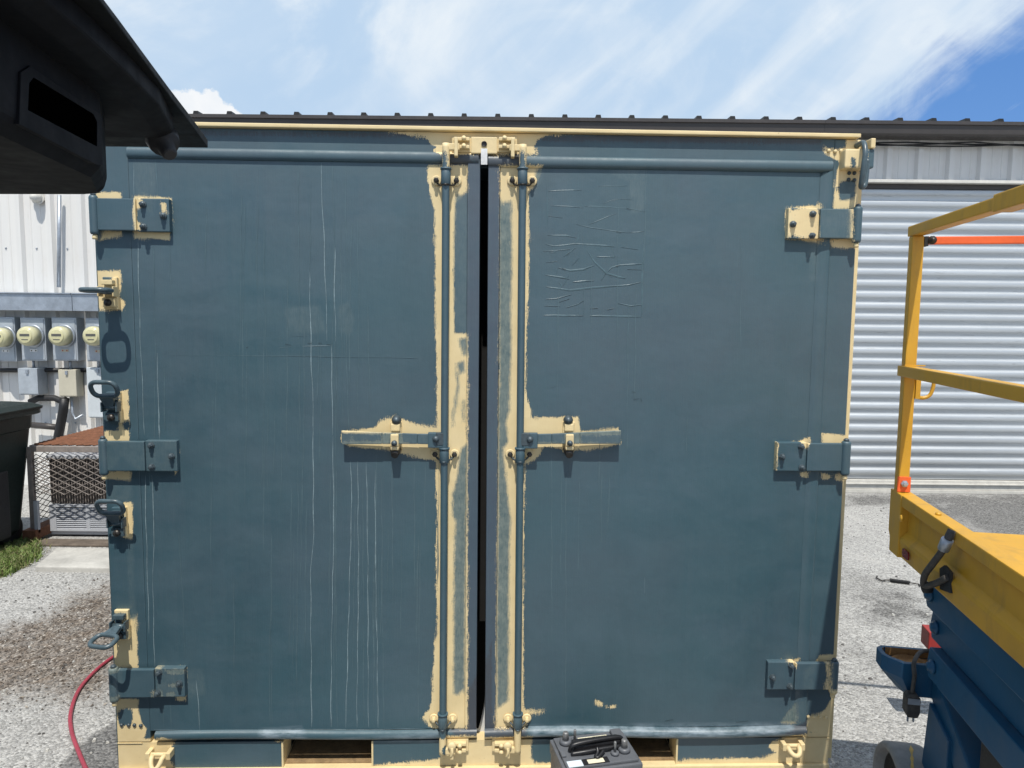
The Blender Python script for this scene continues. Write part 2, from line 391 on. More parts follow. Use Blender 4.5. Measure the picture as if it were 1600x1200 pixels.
def make_paint(name, TEAL, TEAL2):
    m, t, b = mat(name); oc = t.new('ShaderNodeTexCoord').outputs['Object']
    e1 = t.noise(oc, 38, 3, .6); e2 = t.noise(oc, 230, 4, .75); e3 = t.noise(t.scale(oc, 330, 330, 28), 1.0, 3, .7)
    wob = t.math('ADD', t.math('MULTIPLY', t.math('SUBTRACT', e1, .5), .012), t.math('MULTIPLY', t.math('SUBTRACT', e2, .5), .022))
    wob = t.math('ADD', wob, t.math('MULTIPLY', t.math('SUBTRACT', e3, .5), .020))
    # dry brush: in places the coat breaks up over a wider rim
    dry = t.map(t.noise(oc, 11, 2, .5), .50, .62)
    wob = t.math('ADD', wob, t.math('MULTIPLY', dry, t.math('ADD', t.math('MULTIPLY', t.math('SUBTRACT', t.noise(oc, 420, 2, .6), .5), .045), t.math('MULTIPLY', t.math('SUBTRACT', e3, .5), .02))))
    bare = t.map(t.math('ADD', t.attr('bare'), wob), -.0007, .0007)
    # brushed teal: slow patches, long vertical roller marks, fine brush lines
    big = t.noise(oc, 1.6, 3, .5); ver = t.noise(t.scale(oc, 60, 60, 1.2), 1.0, 4, .6); hor = t.noise(t.scale(oc, 3, 3, 90), 1.0, 3, .6)
    fine = t.noise(t.scale(oc, 260, 260, 12), 1.0, 2, .6)
    f = t.math('ADD', t.math('MULTIPLY', big, .78), t.math('ADD', t.math('MULTIPLY', ver, .10), t.math('MULTIPLY', hor, .12)))
    teal = t.mix(t.map(f, .40, .60), TEAL, TEAL2)
    teal = t.mix(t.map(t.noise(t.scale(oc, 1.5, 1.5, 3.2), 1.6, 5, .62, .6), .50, .66, 0, .55), teal, tuple(c*1.22 for c in TEAL2))
    teal = t.mix(t.map(t.noise(t.scale(oc, 2.5, 2.5, .9), 1.3, 4, .6, .4), .55, .70, 0, .5), teal, tuple(c*.80 for c in TEAL))
    spk = t.map(t.noise(oc, 300, 2, .5), .73, .76); teal = t.mix(t.math('MULTIPLY', spk, .5), teal, (.16, .21, .23))
    teal = t.mix(t.map(t.math('ADD', t.math('MULTIPLY', t.noise(oc, 7, 4, .65), .6), t.math('MULTIPLY', fine, .4)), .35, .7, 0, .45), teal, (.046, .104, .130))
    # thin brushed coat with the old sand colour showing through
    tw = t.math('ADD', t.attr('thin'), t.math('MULTIPLY', wob, .8)); thin = t.map(tw, -.004, .008)
    tn = t.math('ADD', t.math('MULTIPLY', t.noise(oc, 30, 5, .7), .6), t.math('MULTIPLY', t.noise(t.scale(oc, 200, 200, 40), 1, 3, .7), .4))
    tcol = t.mix(t.map(tn, .34, .72), (.068, .112, .122), (.235, .27, .24))
    tcol = t.mix(t.map(t.math('ADD', tn, t.math('MULTIPLY', t.math('SUBTRACT', e2, .5), .6)), .68, .80), tcol, (.62, .52, .33))
    onbare = t.math('MULTIPLY', bare, thin)
    teal = t.mix(t.math('MULTIPLY', thin, t.map(tn, .35, .75, 0, .7)), teal, (.10, .145, .155))
    dark_patch = t.map(t.math('ADD', t.attr('dark_patch'), t.math('MULTIPLY', wob, 1.0)), -.004, .003)
    teal = t.mix(t.math('MULTIPLY', dark_patch, .85), teal, (.035, .042, .055))
    sheen = t.math('MULTIPLY', t.map(t.attr('seal_sheen'), -.01, .015), t.map(t.noise(t.scale(oc, 14, 14, 60), 1, 4, .65), .35, .7))
    teal = t.mix(t.math('MULTIPLY', sheen, .75), teal, (.33, .40, .46))
    bn = t.noise(oc, 9, 4, .6)
    sand = t.mix(t.map(bn, .3, .7), (.69, .545, .295), (.77, .625, .36))
    sand = t.mix(t.map(t.noise(oc, 120, 3, .7), .66, .74, 0, .55), sand, (.30, .22, .13))
    # tiny specks of teal along the ragged rim
    col = t.mix(bare, teal, sand); col = t.mix(onbare, col, tcol)
    t.put(b.inputs['Base Color'], col)
    t.put(b.inputs['Roughness'], t.mix(bare, t.mix(t.map(t.math('ADD', t.math('MULTIPLY', ver, .25), t.math('MULTIPLY', t.noise(t.scale(oc, 2, 2, 5), 1.6, 5, .6, .5), .75)), .38, .62), (.48,)*3, (.68,)*3), (.58,)*3))
    t.put(b.inputs['Specular IOR Level'], t.map(bare, 0, 1, .95, .5))
    h = t.math('ADD', t.math('MULTIPLY', fine, .5), t.math('ADD', t.math('MULTIPLY', t.noise(oc, 40, 4, .6), .7), t.math('MULTIPLY', bare, -2.6)))
    h = t.math('ADD', h, t.math('MULTIPLY', t.noise(oc, 5, 3, .5), 5.0))
    bump(t, b, h, .35, .0016)
make_paint('container_paint', (.027, .077, .101), (.040, .076, .101))
make_paint('flap_paint', (.038, .063, .094), (.042, .060, .088))
plain('drip_bright', (.225, .30, .33), .4, var=.55, scale=25)
plain('drip_soft', (.088, .143, .168), .4, var=.25, scale=25)
plain('crease_paint', (.075, .128, .152), .38, var=.3, scale=30)
plain('dark_gouge', (.012, .02, .024), .6, scale=30)
plain('rubber_seal', (.070, .098, .130), .5, var=.3, scale=6, bumps=.2)
plain('black_rubber', (.018, .018, .02), .6, var=.3, scale=20, bumps=.2)
plain('pull_dark', (.002, .002, .002), 1.0, spec=0.0)
plain('interior_shade', (.008, .008, .008), .95)  # near-black colour stands in for shade inside the container and pockets
plain('white_lining', (.72, .72, .72), .5)
plain('bolt_metal', (.075, .10, .115), .45, metal=.3, var=.4, scale=60)
plain('oily_bolt', (.06, .055, .05), .4, metal=.6, var=.5, scale=60)
plain('hook_steel', (.065, .10, .118), .36, var=.4, scale=50)
plain('container_side', (.05, .09, .11), .5, var=.25, scale=3, bumps=.2)
plain('pocket_rust', (.30, .20, .10), .85, var=.5, scale=30, bumps=.5)
plain('sand_paint', (.735, .59, .33), .55, var=.12, scale=12, bumps=.15)

# ------------------------------------------------------------------ setting: ground
plain('deep_ground', (.33, .33, .32), .95, var=.2, scale=3)
def make_ground_mat():
    m, t, b = mat('gravel_asphalt'); oc = t.new('ShaderNodeTexCoord').outputs['Object']
    chips = t.voro(oc, 105, 'F1', 'Color'); sc_ = t.new('ShaderNodeSeparateColor'); t.put(sc_.inputs[0], chips)
    chip = t.math('ADD', t.math('MULTIPLY', sc_.outputs[0], .5), t.math('MULTIPLY', t.noise(oc, 160, 3, .7), .5))
    med = t.noise(oc, 5, 5, .6); big = t.noise(oc, .7, 4, .55)
    light = t.mix(t.map(chip, .22, .78), (.19, .187, .18), (.56, .55, .525))
    light = t.mix(t.map(med, .35, .7, 0, .45), light, (.39, .383, .37))
    dark = t.mix(t.map(chip, .3, .85), (.06, .058, .056), (.27, .265, .255))
    old = t.map(t.math('ADD', t.math('MULTIPLY', big, .7), t.math('MULTIPLY', med, .3)), .50, .64)
    wb = t.math('MULTIPLY', t.math('SUBTRACT', t.noise(oc, 3.2, 5, .65), .5), .5)
    worn = t.map(t.math('ADD', t.attr('worn'), t.math('MULTIPLY', wb, 1.6)), -.10, .10)
    c = t.mix(t.math('MAXIMUM', t.math('MULTIPLY', old, .45), t.math('MULTIPLY', worn, .85)), light, dark)
    dark_patch = t.map(t.math('ADD', t.attr('dark_patch'), t.math('MULTIPLY', wb, .25)), -.012, .03)
    patch_col = t.mix(t.map(chip, .3, .85), (.06, .06, .062), (.22, .215, .21))
    c = t.mix(t.math('MULTIPLY', dark_patch, .82), c, patch_col)
    # oil spots and scuffs
    spot = t.map(t.noise(t.scale(oc, 1, 1.6, 1), 3.4, 5, .7, .6), .64, .74); c = t.mix(t.math('MULTIPLY', spot, .5), c, (.11, .108, .104))
    dust = t.map(t.noise(t.scale(oc, 1, .6, 1), 1.9, 5, .65, .8), .58, .70); c = t.mix(t.math('MULTIPLY', dust, .35), c, (.50, .485, .455))
    peb = t.map(t.voro(oc, 34, 'F1', 'Distance'), .10, .13, 1, 0); c = t.mix(t.math('MULTIPLY', peb, .55), c, t.mix(chip, (.10, .095, .09), (.62, .60, .57)))
    # litter and soil
    wl = t.math('ADD', wb, t.math('MULTIPLY', t.math('SUBTRACT', t.noise(oc, 26, 4, .7), .5), .35))
    soil = t.map(t.math('ADD', t.attr('soil'), wl), -.10, .16)
    leaf = t.voro(t.scale(oc, 1, .6, 1, (0, 0, .6)), 120, 'F1', 'Color'); sl = t.new('ShaderNodeSeparateColor'); t.put(sl.inputs[0], leaf)
    soilc = t.mix(t.map(sl.outputs[1], .1, .95), (.060, .045, .035), (.25, .205, .165))
    soilc = t.mix(t.map(sl.outputs[2], .93, .97), soilc, (.45, .41, .36))
    c = t.mix(t.math('MULTIPLY', soil, t.map(t.noise(oc, 11, 5, .7), .25, .6, .45, 1)), c, soilc)
    # hair cracks
    cr_ = t.voro(t.mix(.12, oc, t.noise(oc, 2.5, 4, .6, col=True)), 1.0, 'DISTANCE_TO_EDGE', 'Distance')
    c = t.mix(t.math('MULTIPLY', t.map(cr_, .001, .006, 1, 0), .30), c, (.07, .07, .065))
    t.put(b.inputs['Base Color'], c); t.put(b.inputs['Roughness'], .92); b.inputs['Specular IOR Level'].default_value = .25
    h = t.math('ADD', t.math('MULTIPLY', t.voro(oc, 105), -1.0), t.math('MULTIPLY', t.noise(oc, 18, 4, .6), .8))
    bump(t, b, h, .8, .008)
make_ground_mat()
def G(px, py, z=0.0):
    q = at_z(px, py, z); return (q.x, q.y)
def build_ground():
    def axis(lo, hi, st, far):
        a = [lo-far, lo-far*.3, lo-far*.1, lo-6, lo-2.5, lo-1] + list(np.arange(lo, hi+1e-6, st)) + [hi+1, hi+2.5, hi+6, hi+far*.1, hi+far*.3, hi+far]
        return np.array(a)
    xs = axis(-6, 6, .05, 300); ys = axis(.5, 8, .05, 300)
    X, Y = np.meshgrid(xs, ys); n = X.size
    co = np.stack([X.ravel(), Y.ravel(), np.zeros(n)], 1)
    nx = len(xs); ny = len(ys)
    i = np.arange(nx-1); j = np.arange(ny-1); I, J = np.meshgrid(i, j)
    a = (J*nx+I).ravel(); f = np.stack([a, a+1, a+1+nx, a+nx], 1)
    me = bpy.data.meshes.new('ground'); me.from_pydata(co.tolist(), [], f.tolist())
    P = co[:, :2]
    def sdm(polys):
        o = np.full(n, -1.0)
        for q in polys: o = np.maximum(o, poly_sd(P, np.array([G(*c) for c in q])))
        return o
    soil = [[(-60,1000),(60,960),(120,930),(172,905),(200,910),(215,1060),(150,1085),(60,1090),(-80,1110)]]
    worn = [[(1400,790),(1640,775),(1700,860),(1560,850),(1450,830)], [(1330,775),(1620,770),(1640,790),(1330,790)], [(1340,930),(1420,925),(1440,960),(1380,965)]]
    dark_patch = [[(190,1118),(165,1135),(135,1150),(100,1180),(60,1230),(60,1300),(300,1300),(300,1118)]]  # darker patch of asphalt at the container's front left
    for nm, pl in (('soil', soil), ('worn', worn), ('dark_patch', dark_patch)):
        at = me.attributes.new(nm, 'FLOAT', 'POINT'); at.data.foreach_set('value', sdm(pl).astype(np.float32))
    me.materials.append(M['gravel_asphalt']); me.update()
    o = bpy.data.objects.new('ground', me); COL.objects.link(o); tag(o, kind='structure')
build_ground()

# ------------------------------------------------------------------ warehouse behind
WY = at_z(1330, 770).y            # wall plane
plain('white_cladding', (.80, .785, .755), .42, var=.06, scale=4)
plain('door_steel', (.60, .64, .69), .36, metal=.35, var=.12, scale=5)
plain('trim_white', (.66, .64, .59), .5, var=.15, scale=6)
plain('gutter_brown', (.055, .048, .045), .42, var=.2, scale=5)
plain('roof_brown', (.016, .015, .014), .5, var=.2, scale=5)
plain('galvanised', (.40, .44, .49), .42, metal=.55, var=.3, scale=12)
plain('cable_black', (.012, .012, .013), .5)
plain('threshold_sand', (.56, .54, .49), .7, var=.2, scale=15)
def make_cladding():
    m, t, b = mat('stained_cladding'); oc = t.new('ShaderNodeTexCoord').outputs['Object']
    v = t.noise(t.scale(oc, 9, 9, .35), 1, 5, .6); n = t.noise(oc, 3, 5, .65)
    c = t.mix(t.map(v, .35, .72), (.74, .725, .695), (.68, .665, .64))
    c = t.mix(t.map(t.math('MULTIPLY', n, v), .30, .42, 0, .5), c, (.62, .58, .52))
    t.put(b.inputs['Base Color'], c); t.put(b.inputs['Roughness'], t.map(n, .3, .7, .38, .55))
    bump(t, b, n, .1, .004)
make_cladding()
def make_curtain():
    m, t, b = mat('curtain_steel'); oc = t.new('ShaderNodeTexCoord').outputs['Object']
    n = t.noise(t.scale(oc, .8, 1, 9), 1.3, 5, .65); s_ = t.noise(t.scale(oc, 2.2, 1, 26), 1.6, 5, .7)
    c = t.mix(t.map(n, .3, .7), (.47, .50, .525), (.56, .588, .61))
    c = t.mix(t.map(s_, .60, .74, 0, .75), c, (.22, .225, .23))
    t.put(b.inputs['Base Color'], c); b.inputs['Metallic'].default_value = .35
    low = t.new('ShaderNodeSeparateXYZ'); t.put(low.inputs[0], oc); c = t.mix(t.math('MULTIPLY', t.map(low.outputs[2], .1, .7, .45, 0), t.noise(t.scale(oc, 1, 1, 4), 6, 5, .7)), c, (.30, .28, .25)); t.put(b.inputs['Base Color'], c)
    t.put(b.inputs['Roughness'], t.map(s_, .3, .7, .30, .46)); bump(t, b, n, .15, .004)
make_curtain()
def zat(px, py, y): return at_y(px, py, y).z
ZE = zat(1000, 207, WY-.22)      # gutter bottom
ZG = zat(1000, 186, WY-.22)      # gutter top
ZH = zat(1450, 287, WY)          # door head
DX0 = at_y(1270, 500, WY).x; DX1 = DX0+3.66
def build_warehouse():
    root = tag(empty('warehouse', (0, WY, 0)), 'long white metal clad warehouse with brown gutter and grey roll-up door behind the container', 'warehouse')
    W0, W1 = -11.0, 11.0; RIB = 47.3/F*WY*1.003
    x_ref = at_y(84, 400, WY).x - .012
    # cladding: trapezoid ribs with two faint pencil ribs per pan
    def profile(x0, x1):
        pts = []; k = math.floor((x0-x_ref)/RIB)-1
        while x_ref+k*RIB < x1+RIB:
            c = x_ref+k*RIB
            for dx, h in ((-.042, 0), (-.022, .034), (.022, .034), (.042, 0), (.095, 0), (.104, .005), (.113, 0), (.185, 0), (.194, .005), (.203, 0)):
                pts.append((c+dx, h))
            k += 1
        pts = [q for q in pts if x0 < q[0] < x1]
        return [(x0, 0)]+pts+[(x1, 0)]
    wl = MB()
    for x0, x1, z0, z1 in ((W0, DX0-.12, 0.0, ZE+.1), (DX0-.12, DX1+.12, ZH+.03, ZE+.1), (DX1+.12, W1, 0.0, ZE+.1)):
        pr = profile(x0, x1); n = len(pr)
        wl.add([(x, -h, z) for z in (z0, z1) for x, h in pr], [(i, i+1, n+i+1, n+i) for i in range(n-1)])
    wl.build('wall', M['stained_cladding'], root, fix=False)
    # solid body behind the sheets
    bd = MB()
    bd.box(W0, DX0-.12, .02, .14, 0, ZE+.08); bd.box(DX1+.12, W1, .02, .14, 0, ZE+.08); bd.box(DX0-.12, DX1+.12, .02, .14, ZH+.03, ZE+.08)
    bd.box(W0, W0+.14, .14, 9, 0, ZE); bd.box(W1-.14, W1, .14, 9, 0, ZE); bd.box(W0+.14, W1-.14, 8.86, 9, 0, ZE)
    bd.build('inner_wall', M['trim_white'], root)
    # roof sheets with high ribs whose ends show above the gutter
    rf = MB(); sl = .03; yf, yb = -.16, 9.3
    rp = []; RR = 51.2/F*(WY-.2); xr = at_y(303, 184, WY-.2).x; k = math.floor((W0-xr)/RR)
    while xr+k*RR < W1+.3:
        c = xr+k*RR; rp += [(c-.030, 0), (c-.020, .044), (c+.020, .044), (c+.032, 0)]; k += 1
    rp = [(W0-.3, 0)]+[q for q in rp if W0-.3 < q[0] < W1+.3]+[(W1+.3, 0)]; n = len(rp)
    zr = ZG+.008
    v = [(x, yf, zr+h) for x, h in rp]+[(x, yb, zr+h+sl*(yb-yf)) for x, h in rp]+[(x, yf, zr-.006) for x, h in rp]+[(x, yb, zr-.006+sl*(yb-yf)) for x, h in rp]
    f = [(i, i+1, n+i+1, n+i) for i in range(n-1)]+[(2*n+i, i, i+1, 2*n+i+1) for i in range(n-1)]+[(2*n+i, 3*n+i, 3*n+i+1, 2*n+i+1) for i in range(n-1)]
    ro = rf.add(v, f).build('roof', M['roof_brown'], root)
    gt = MB(); g0 = -.24
    prof = [(g0-.012, ZG), (g0-.012, ZG-.030), (g0+.004, ZG-.036), (g0+.012, ZE+.012), (g0+.022, ZE), (-.045, ZE), (-.045, ZG-.02), (-.06, ZG-.02), (-.06, ZE+.012), (g0+.03, ZE+.012), (g0+.015, ZG-.02), (g0+.004, ZG)]
    xj = at_y(1289, 200, WY-.24).x
    gt.prism(prof, W0-.3, xj-.001, axis='x'); gt.prism([(a-.002 if a < -.1 else a, z) for a, z in prof], xj, W1+.3, axis='x')
    gt.build('gutter', M['gutter_brown'], root)
    # roll-up door
    dr = MB(); pitch = 17.45/F*WY; z = .135; pts = []
    rows = int((ZH-.02-.135)/pitch)
    for i in range(rows+1):
        for tt, h in ((0, 0), (.03, 0), (.36, .001), (.40, .003), (.46, .020), (.50, .0225), (.70, .0235), (.84, .0225), (.88, .0205), (.96, .003)):
            pts.append((z+(i+tt)*pitch, h))
    n = len(pts)
    xsd = np.linspace(DX0, DX1, 24)
    dr.add([(x, .045-h+.002*math.sin(x*5+zz*2), zz) for zz, h in pts for x in xsd], [(j*24+i, j*24+i+1, (j+1)*24+i+1, (j+1)*24+i) for j in range(n-1) for i in range(23)], 0, True)
    d = dr.build('roll_up_door', M['curtain_steel'], root, fix=False)
    bb = MB().box(DX0, DX1, .008, .06, .035, .128); bb.box(DX0, DX1, -.012, .008, .088, .100); bb.box(DX0, DX1, .0, .05, .0, .034)
    bb.build('bottom_bar', M['threshold_sand'], d, bevel=.004)
    for k in range(8):
        pass
    for xa, xb in ((DX0-.11, DX0-.001), (DX1+.001, DX1+.11)): MB().box(xa, xb, -.045, .06, 0, ZH).build('door_jamb', M['trim_white'], root, bevel=.004)
    h = MB().box(DX0-.13, DX1+.13, -.05, .02, ZH, ZH+.028); h.build('door_head_trim', M['trim_white'], root, bevel=.003)
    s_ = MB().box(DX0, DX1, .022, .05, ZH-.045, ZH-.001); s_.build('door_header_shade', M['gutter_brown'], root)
    # screws
    sw = MB()
    for kx in range(-30, 34):
        xx = x_ref+(kx+.5)*RIB
        for zz in (zat(60, 388, WY), .62, 3.05):
            if W0+.2 < xx < DX0-.2 or xx > DX1+.2: sw.lathe([(.009, 0), (.009, .004), (.004, .010), (0, .010)], (xx, -.001, zz), (0, -1, 0), 8)
    sw.build('cladding_screw', M['galvanised'], root)['kind'] = 'stuff'
    # slack cables under the gutter
    for kk, (a, sag) in enumerate(((.03, .02), (.055, .035), (.02, .05))):
        xs = np.linspace(at_y(1310, 225, WY).x, W1, 40)
        cb = MB().tube([(x, -.06-.012*kk, ZE-.012-a*.4-sag*abs(math.sin((x-2)*1.9+kk))*.8) for x in xs], .007, 6)
        cb.build('eave_cable', M['cable_black'], root)
    return root
build_warehouse()

# ------------------------------------------------------------------ meters and boxes on the left part of the wall
plain('meter_box_grey', (.42, .46, .50), .5, metal=.2, var=.22, scale=9)
plain('meter_glass', (.60, .57, .36), .12, var=.15, scale=9)
plain('meter_face', (.62, .58, .34), .3, var=.1, scale=14)
plain('box_beige', (.55, .51, .40), .55, var=.12, scale=8)
plain('box_pale', (.60, .64, .66), .5, var=.15, scale=7)
plain('label_white', (.80, .80, .80), .5, var=.05)
plain('label_red', (.45, .10, .06), .5)
plain('print_dark', (.10, .10, .09), .5)
def wall_pt(px, py, p=0.0):
    q = at_y(px, py, WY-p); return q.x, q.z
def build_meter(px0, px1, py0, py1, dial, label, red):
    x0, z1 = wall_pt(px0, py0, .16); x1, z0 = wall_pt(px1, py1, .16)
    cx = (x0+x1)/2; w = (x1-x0)/2; h = z1-z0
    root = tag(empty('electric_meter', (cx, WY-.035, z0)), label, 'electric meter', 'electric meters in a row')
    b = MB().box(-w, w, -.125, 0, 0, h); b.build('meter_box', M['meter_box_grey'], root, bevel=.006)
    lid = MB().box(-w+.012, w-.012, -.131, -.1255, .012, h-.015).build('cover', M['meter_box_grey'], root, bevel=.003)
    dx, dz = wall_pt(dial[0], dial[1], .2); dx -= cx; dz -= z0
    g = MB().lathe([(.108, 0), (.108, .014), (.098, .018)], (dx, -.131, dz), (0, -1, 0), 28).build('collar_ring', M['galvanised'], root)
    gl = MB().lathe([(.092, 0), (.092, .06), (.088, .082), (.07, .096), (.035, .101), (0, .102)], (dx, -.149, dz), (0, -1, 0), 28).build('dial_glass', M['meter_glass'], root)
    fc = MB().lathe([(.066, 0), (.066, .0025), (.060, .004), (0, .0042)], (dx, -.2465, dz), (0, -1, 0), 28).build('dial_face', M['label_cream'] if 'label_cream' in M else M['meter_face'], gl)
    pl = MB().box(dx-.045, dx+.045, -.2525, -.2495, dz+.0, dz+.022).box(dx-.03, dx+.03, -.2525, -.2495, dz-.035, dz-.027).build('dial_plate', M['print_dark'] if not red else M['print_dark'], gl)
    lz = wall_pt((px0+px1)/2, py0+(py1-py0)*.76, .16)[1]-z0
    lb = MB().box(dx-.035, dx+.035, -.135, -.1312, lz-.012, lz+.012).build('label_plate', M['label_white'] if not red else M['box_beige'], root)
    for e in (-.02, .02): MB().box(dx+e-.006, dx+e+.006, -.1365, -.1352, lz-.006, lz+.006).build('label_mark', M['print_dark'] if not red else M['label_red'], lb)
build_meter(-22, 26, 495, 565, (4, 527), 'grey electric meter cut by the left picture edge, leftmost of the row', False)
build_meter(31, 73, 496, 564, (48, 525), 'grey electric meter with white label, second in the row above the grey junction box', False)
build_meter(80, 122, 496, 564, (97, 525), 'grey electric meter with red marks, above the beige junction box', True)
build_meter(133, 176, 497, 565, (150, 525), 'grey electric meter half hidden by the container edge, rightmost of the row', True)
def build_jbox(px0, px1, py0, py1, d, mt, name, label, flap=False):
    x0, z1 = wall_pt(px0, py0, d); x1, z0 = wall_pt(px1, py1, d); w = (x1-x0)/2; h = z1-z0
    root = tag(empty(name, ((x0+x1)/2, WY-.035, z0)), label, 'junction box')
    MB().box(-w, w, -d+.03, 0, 0, h).build('box_body', M[mt], root, bevel=.004)
    lid = MB().box(-w-.004, w+.004, -d+.018, -d+.0295, .01, h-.002).build('front_cover', M[mt], root, bevel=.003)
    MB().box(-.012, .012, -d+.004, -d+.0175, h-.05, h-.012).build('latch', M['galvanised'], lid, bevel=.002)
    MB().cyl((0, -.06, h), (0, -.06, h+.09), .012, 10).build('conduit_stub', M['galvanised'], root)
build_jbox(30, 61, 575, 617, .17, 'meter_box_grey', 'junction_box', 'small grey metal junction box below the second electric meter')
build_jbox(93, 121, 577, 620, .14, 'box_beige', 'junction_box', 'small beige metal junction box below the third electric meter')
build_jbox(137, 175, 574, 653, .10, 'box_pale', 'junction_box', 'tall pale grey metal junction box beside the container edge')
def build_trough():
    x0, z1 = wall_pt(-260, 456, .22); x1, z0 = wall_pt(215, 487, .22); xj = wall_pt(113, 470, .22)[0]
    root = tag(empty('wire_trough', (0, WY-.036, z0)), 'long galvanised metal cable trough fixed above the row of meters', 'cable trough')
    h = z1-z0
    MB().box(x0, xj-.002, -.19, 0, 0, h).build('trough_body', M['galvanised'], root, bevel=.004)
    MB().box(xj+.002, x1, -.19, 0, 0, h).build('trough_body', M['galvanised'], root, bevel=.004)
    MB().box(x0, xj-.004, -.205, 0, h+.0005, h+.012).box(xj+.004, x1, -.205, 0, h+.0005, h+.012).build('trough_lid', M['galvanised'], root, bevel=.002)
build_trough()
def conduit(pts, r, mt, label, name='conduit', cat='conduit', p=.07):
    P = []
    for q in pts:
        x, z = wall_pt(q[0], q[1], p); P.append((x, WY-p, z))
    o = MB().tube(P, r, 10).build(name, M[mt]); return tag(o, label, cat)
conduit([(-60, 579), (30, 578.5), (150, 578)], .022, 'cable_black', 'dark horizontal conduit running behind the two small junction boxes', p=.055)
conduit([(50, 664), (95, 668)], .03, 'gutter_brown', 'short dark horizontal pipe above the mesh cage', 'pipe', 'pipe', .09)
conduit([(47, 628), (60, 622), (85, 622), (97, 627), (104, 624)], .03, 'black_rubber', 'thick black horizontal cable bundle below the junction boxes', 'cable', 'cable', .08)
conduit([(101, 622), (99, 640), (95, 662), (91, 682), (90, 700)], .042, 'cable_black', 'thick black cable curving down the wall to the mesh cage', 'cable', 'cable', .12)
conduit([(112, 620), (113, 645), (118, 655), (130, 648)], .012, 'galvanised', 'thin grey flexible pipe looping under the beige junction box', 'pipe', 'pipe', .09)
conduit([(93, 305), (92.5, 380), (92, 449)], .018, 'galvanised', 'slim vertical grey pipe on the white wall above the trough', 'pipe', 'pipe', .06)
def wall_lamp():
    x, z = wall_pt(56, 308, .06)
    root = tag(empty('wall_cap', (x, WY-.034, z)), 'small white round vent cap high on the white wall near the tailgate', 'vent cap')
    MB().lathe([(.05, 0), (.05, .02), (.04, .06), (.02, .08), (0, .082)], (0, 0, 0), (0, -1, 0), 18).build('cap_body', M['trim_white'], root)
    MB().lathe([(.065, 0), (.065, .008)], (0, 0, 0), (0, -1, 0), 18).build('cap_flange', M['trim_white'], root)
wall_lamp()
for k, (px, py) in enumerate(((13, 630), (10, 605))):
    pass

# ------------------------------------------------------------------ yard on the left
plain('bin_green', (.007, .016, .015), .5, var=.35, scale=7, bumps=.05, spec=.3)
plain('rust_red', (.20, .085, .045), .9, var=.5, scale=25, bumps=.5)
plain('frame_weathered', (.27, .235, .215), .75, var=.35, scale=22, bumps=.3)
plain('mesh_grey', (.19, .165, .15), .7, metal=.2, var=.4, scale=30)
plain('unit_grey', (.46, .48, .52), .5, var=.12, scale=7)
plain('coil_dark', (.045, .04, .038), .7, var=.4, scale=40)
plain('slab_concrete', (.47, .455, .42), .9, var=.3, scale=7, bumps=.4)
plain('timber_dark', (.15, .12, .095), .9, var=.5, scale=16, bumps=.6)
plain('hose_red', (.34, .04, .065), .4, var=.2, scale=12)
plain('grass_a', (.15, .215, .05), .6, var=.45, scale=12); plain('grass_b', (.23, .22, .10), .7, var=.3, scale=12)
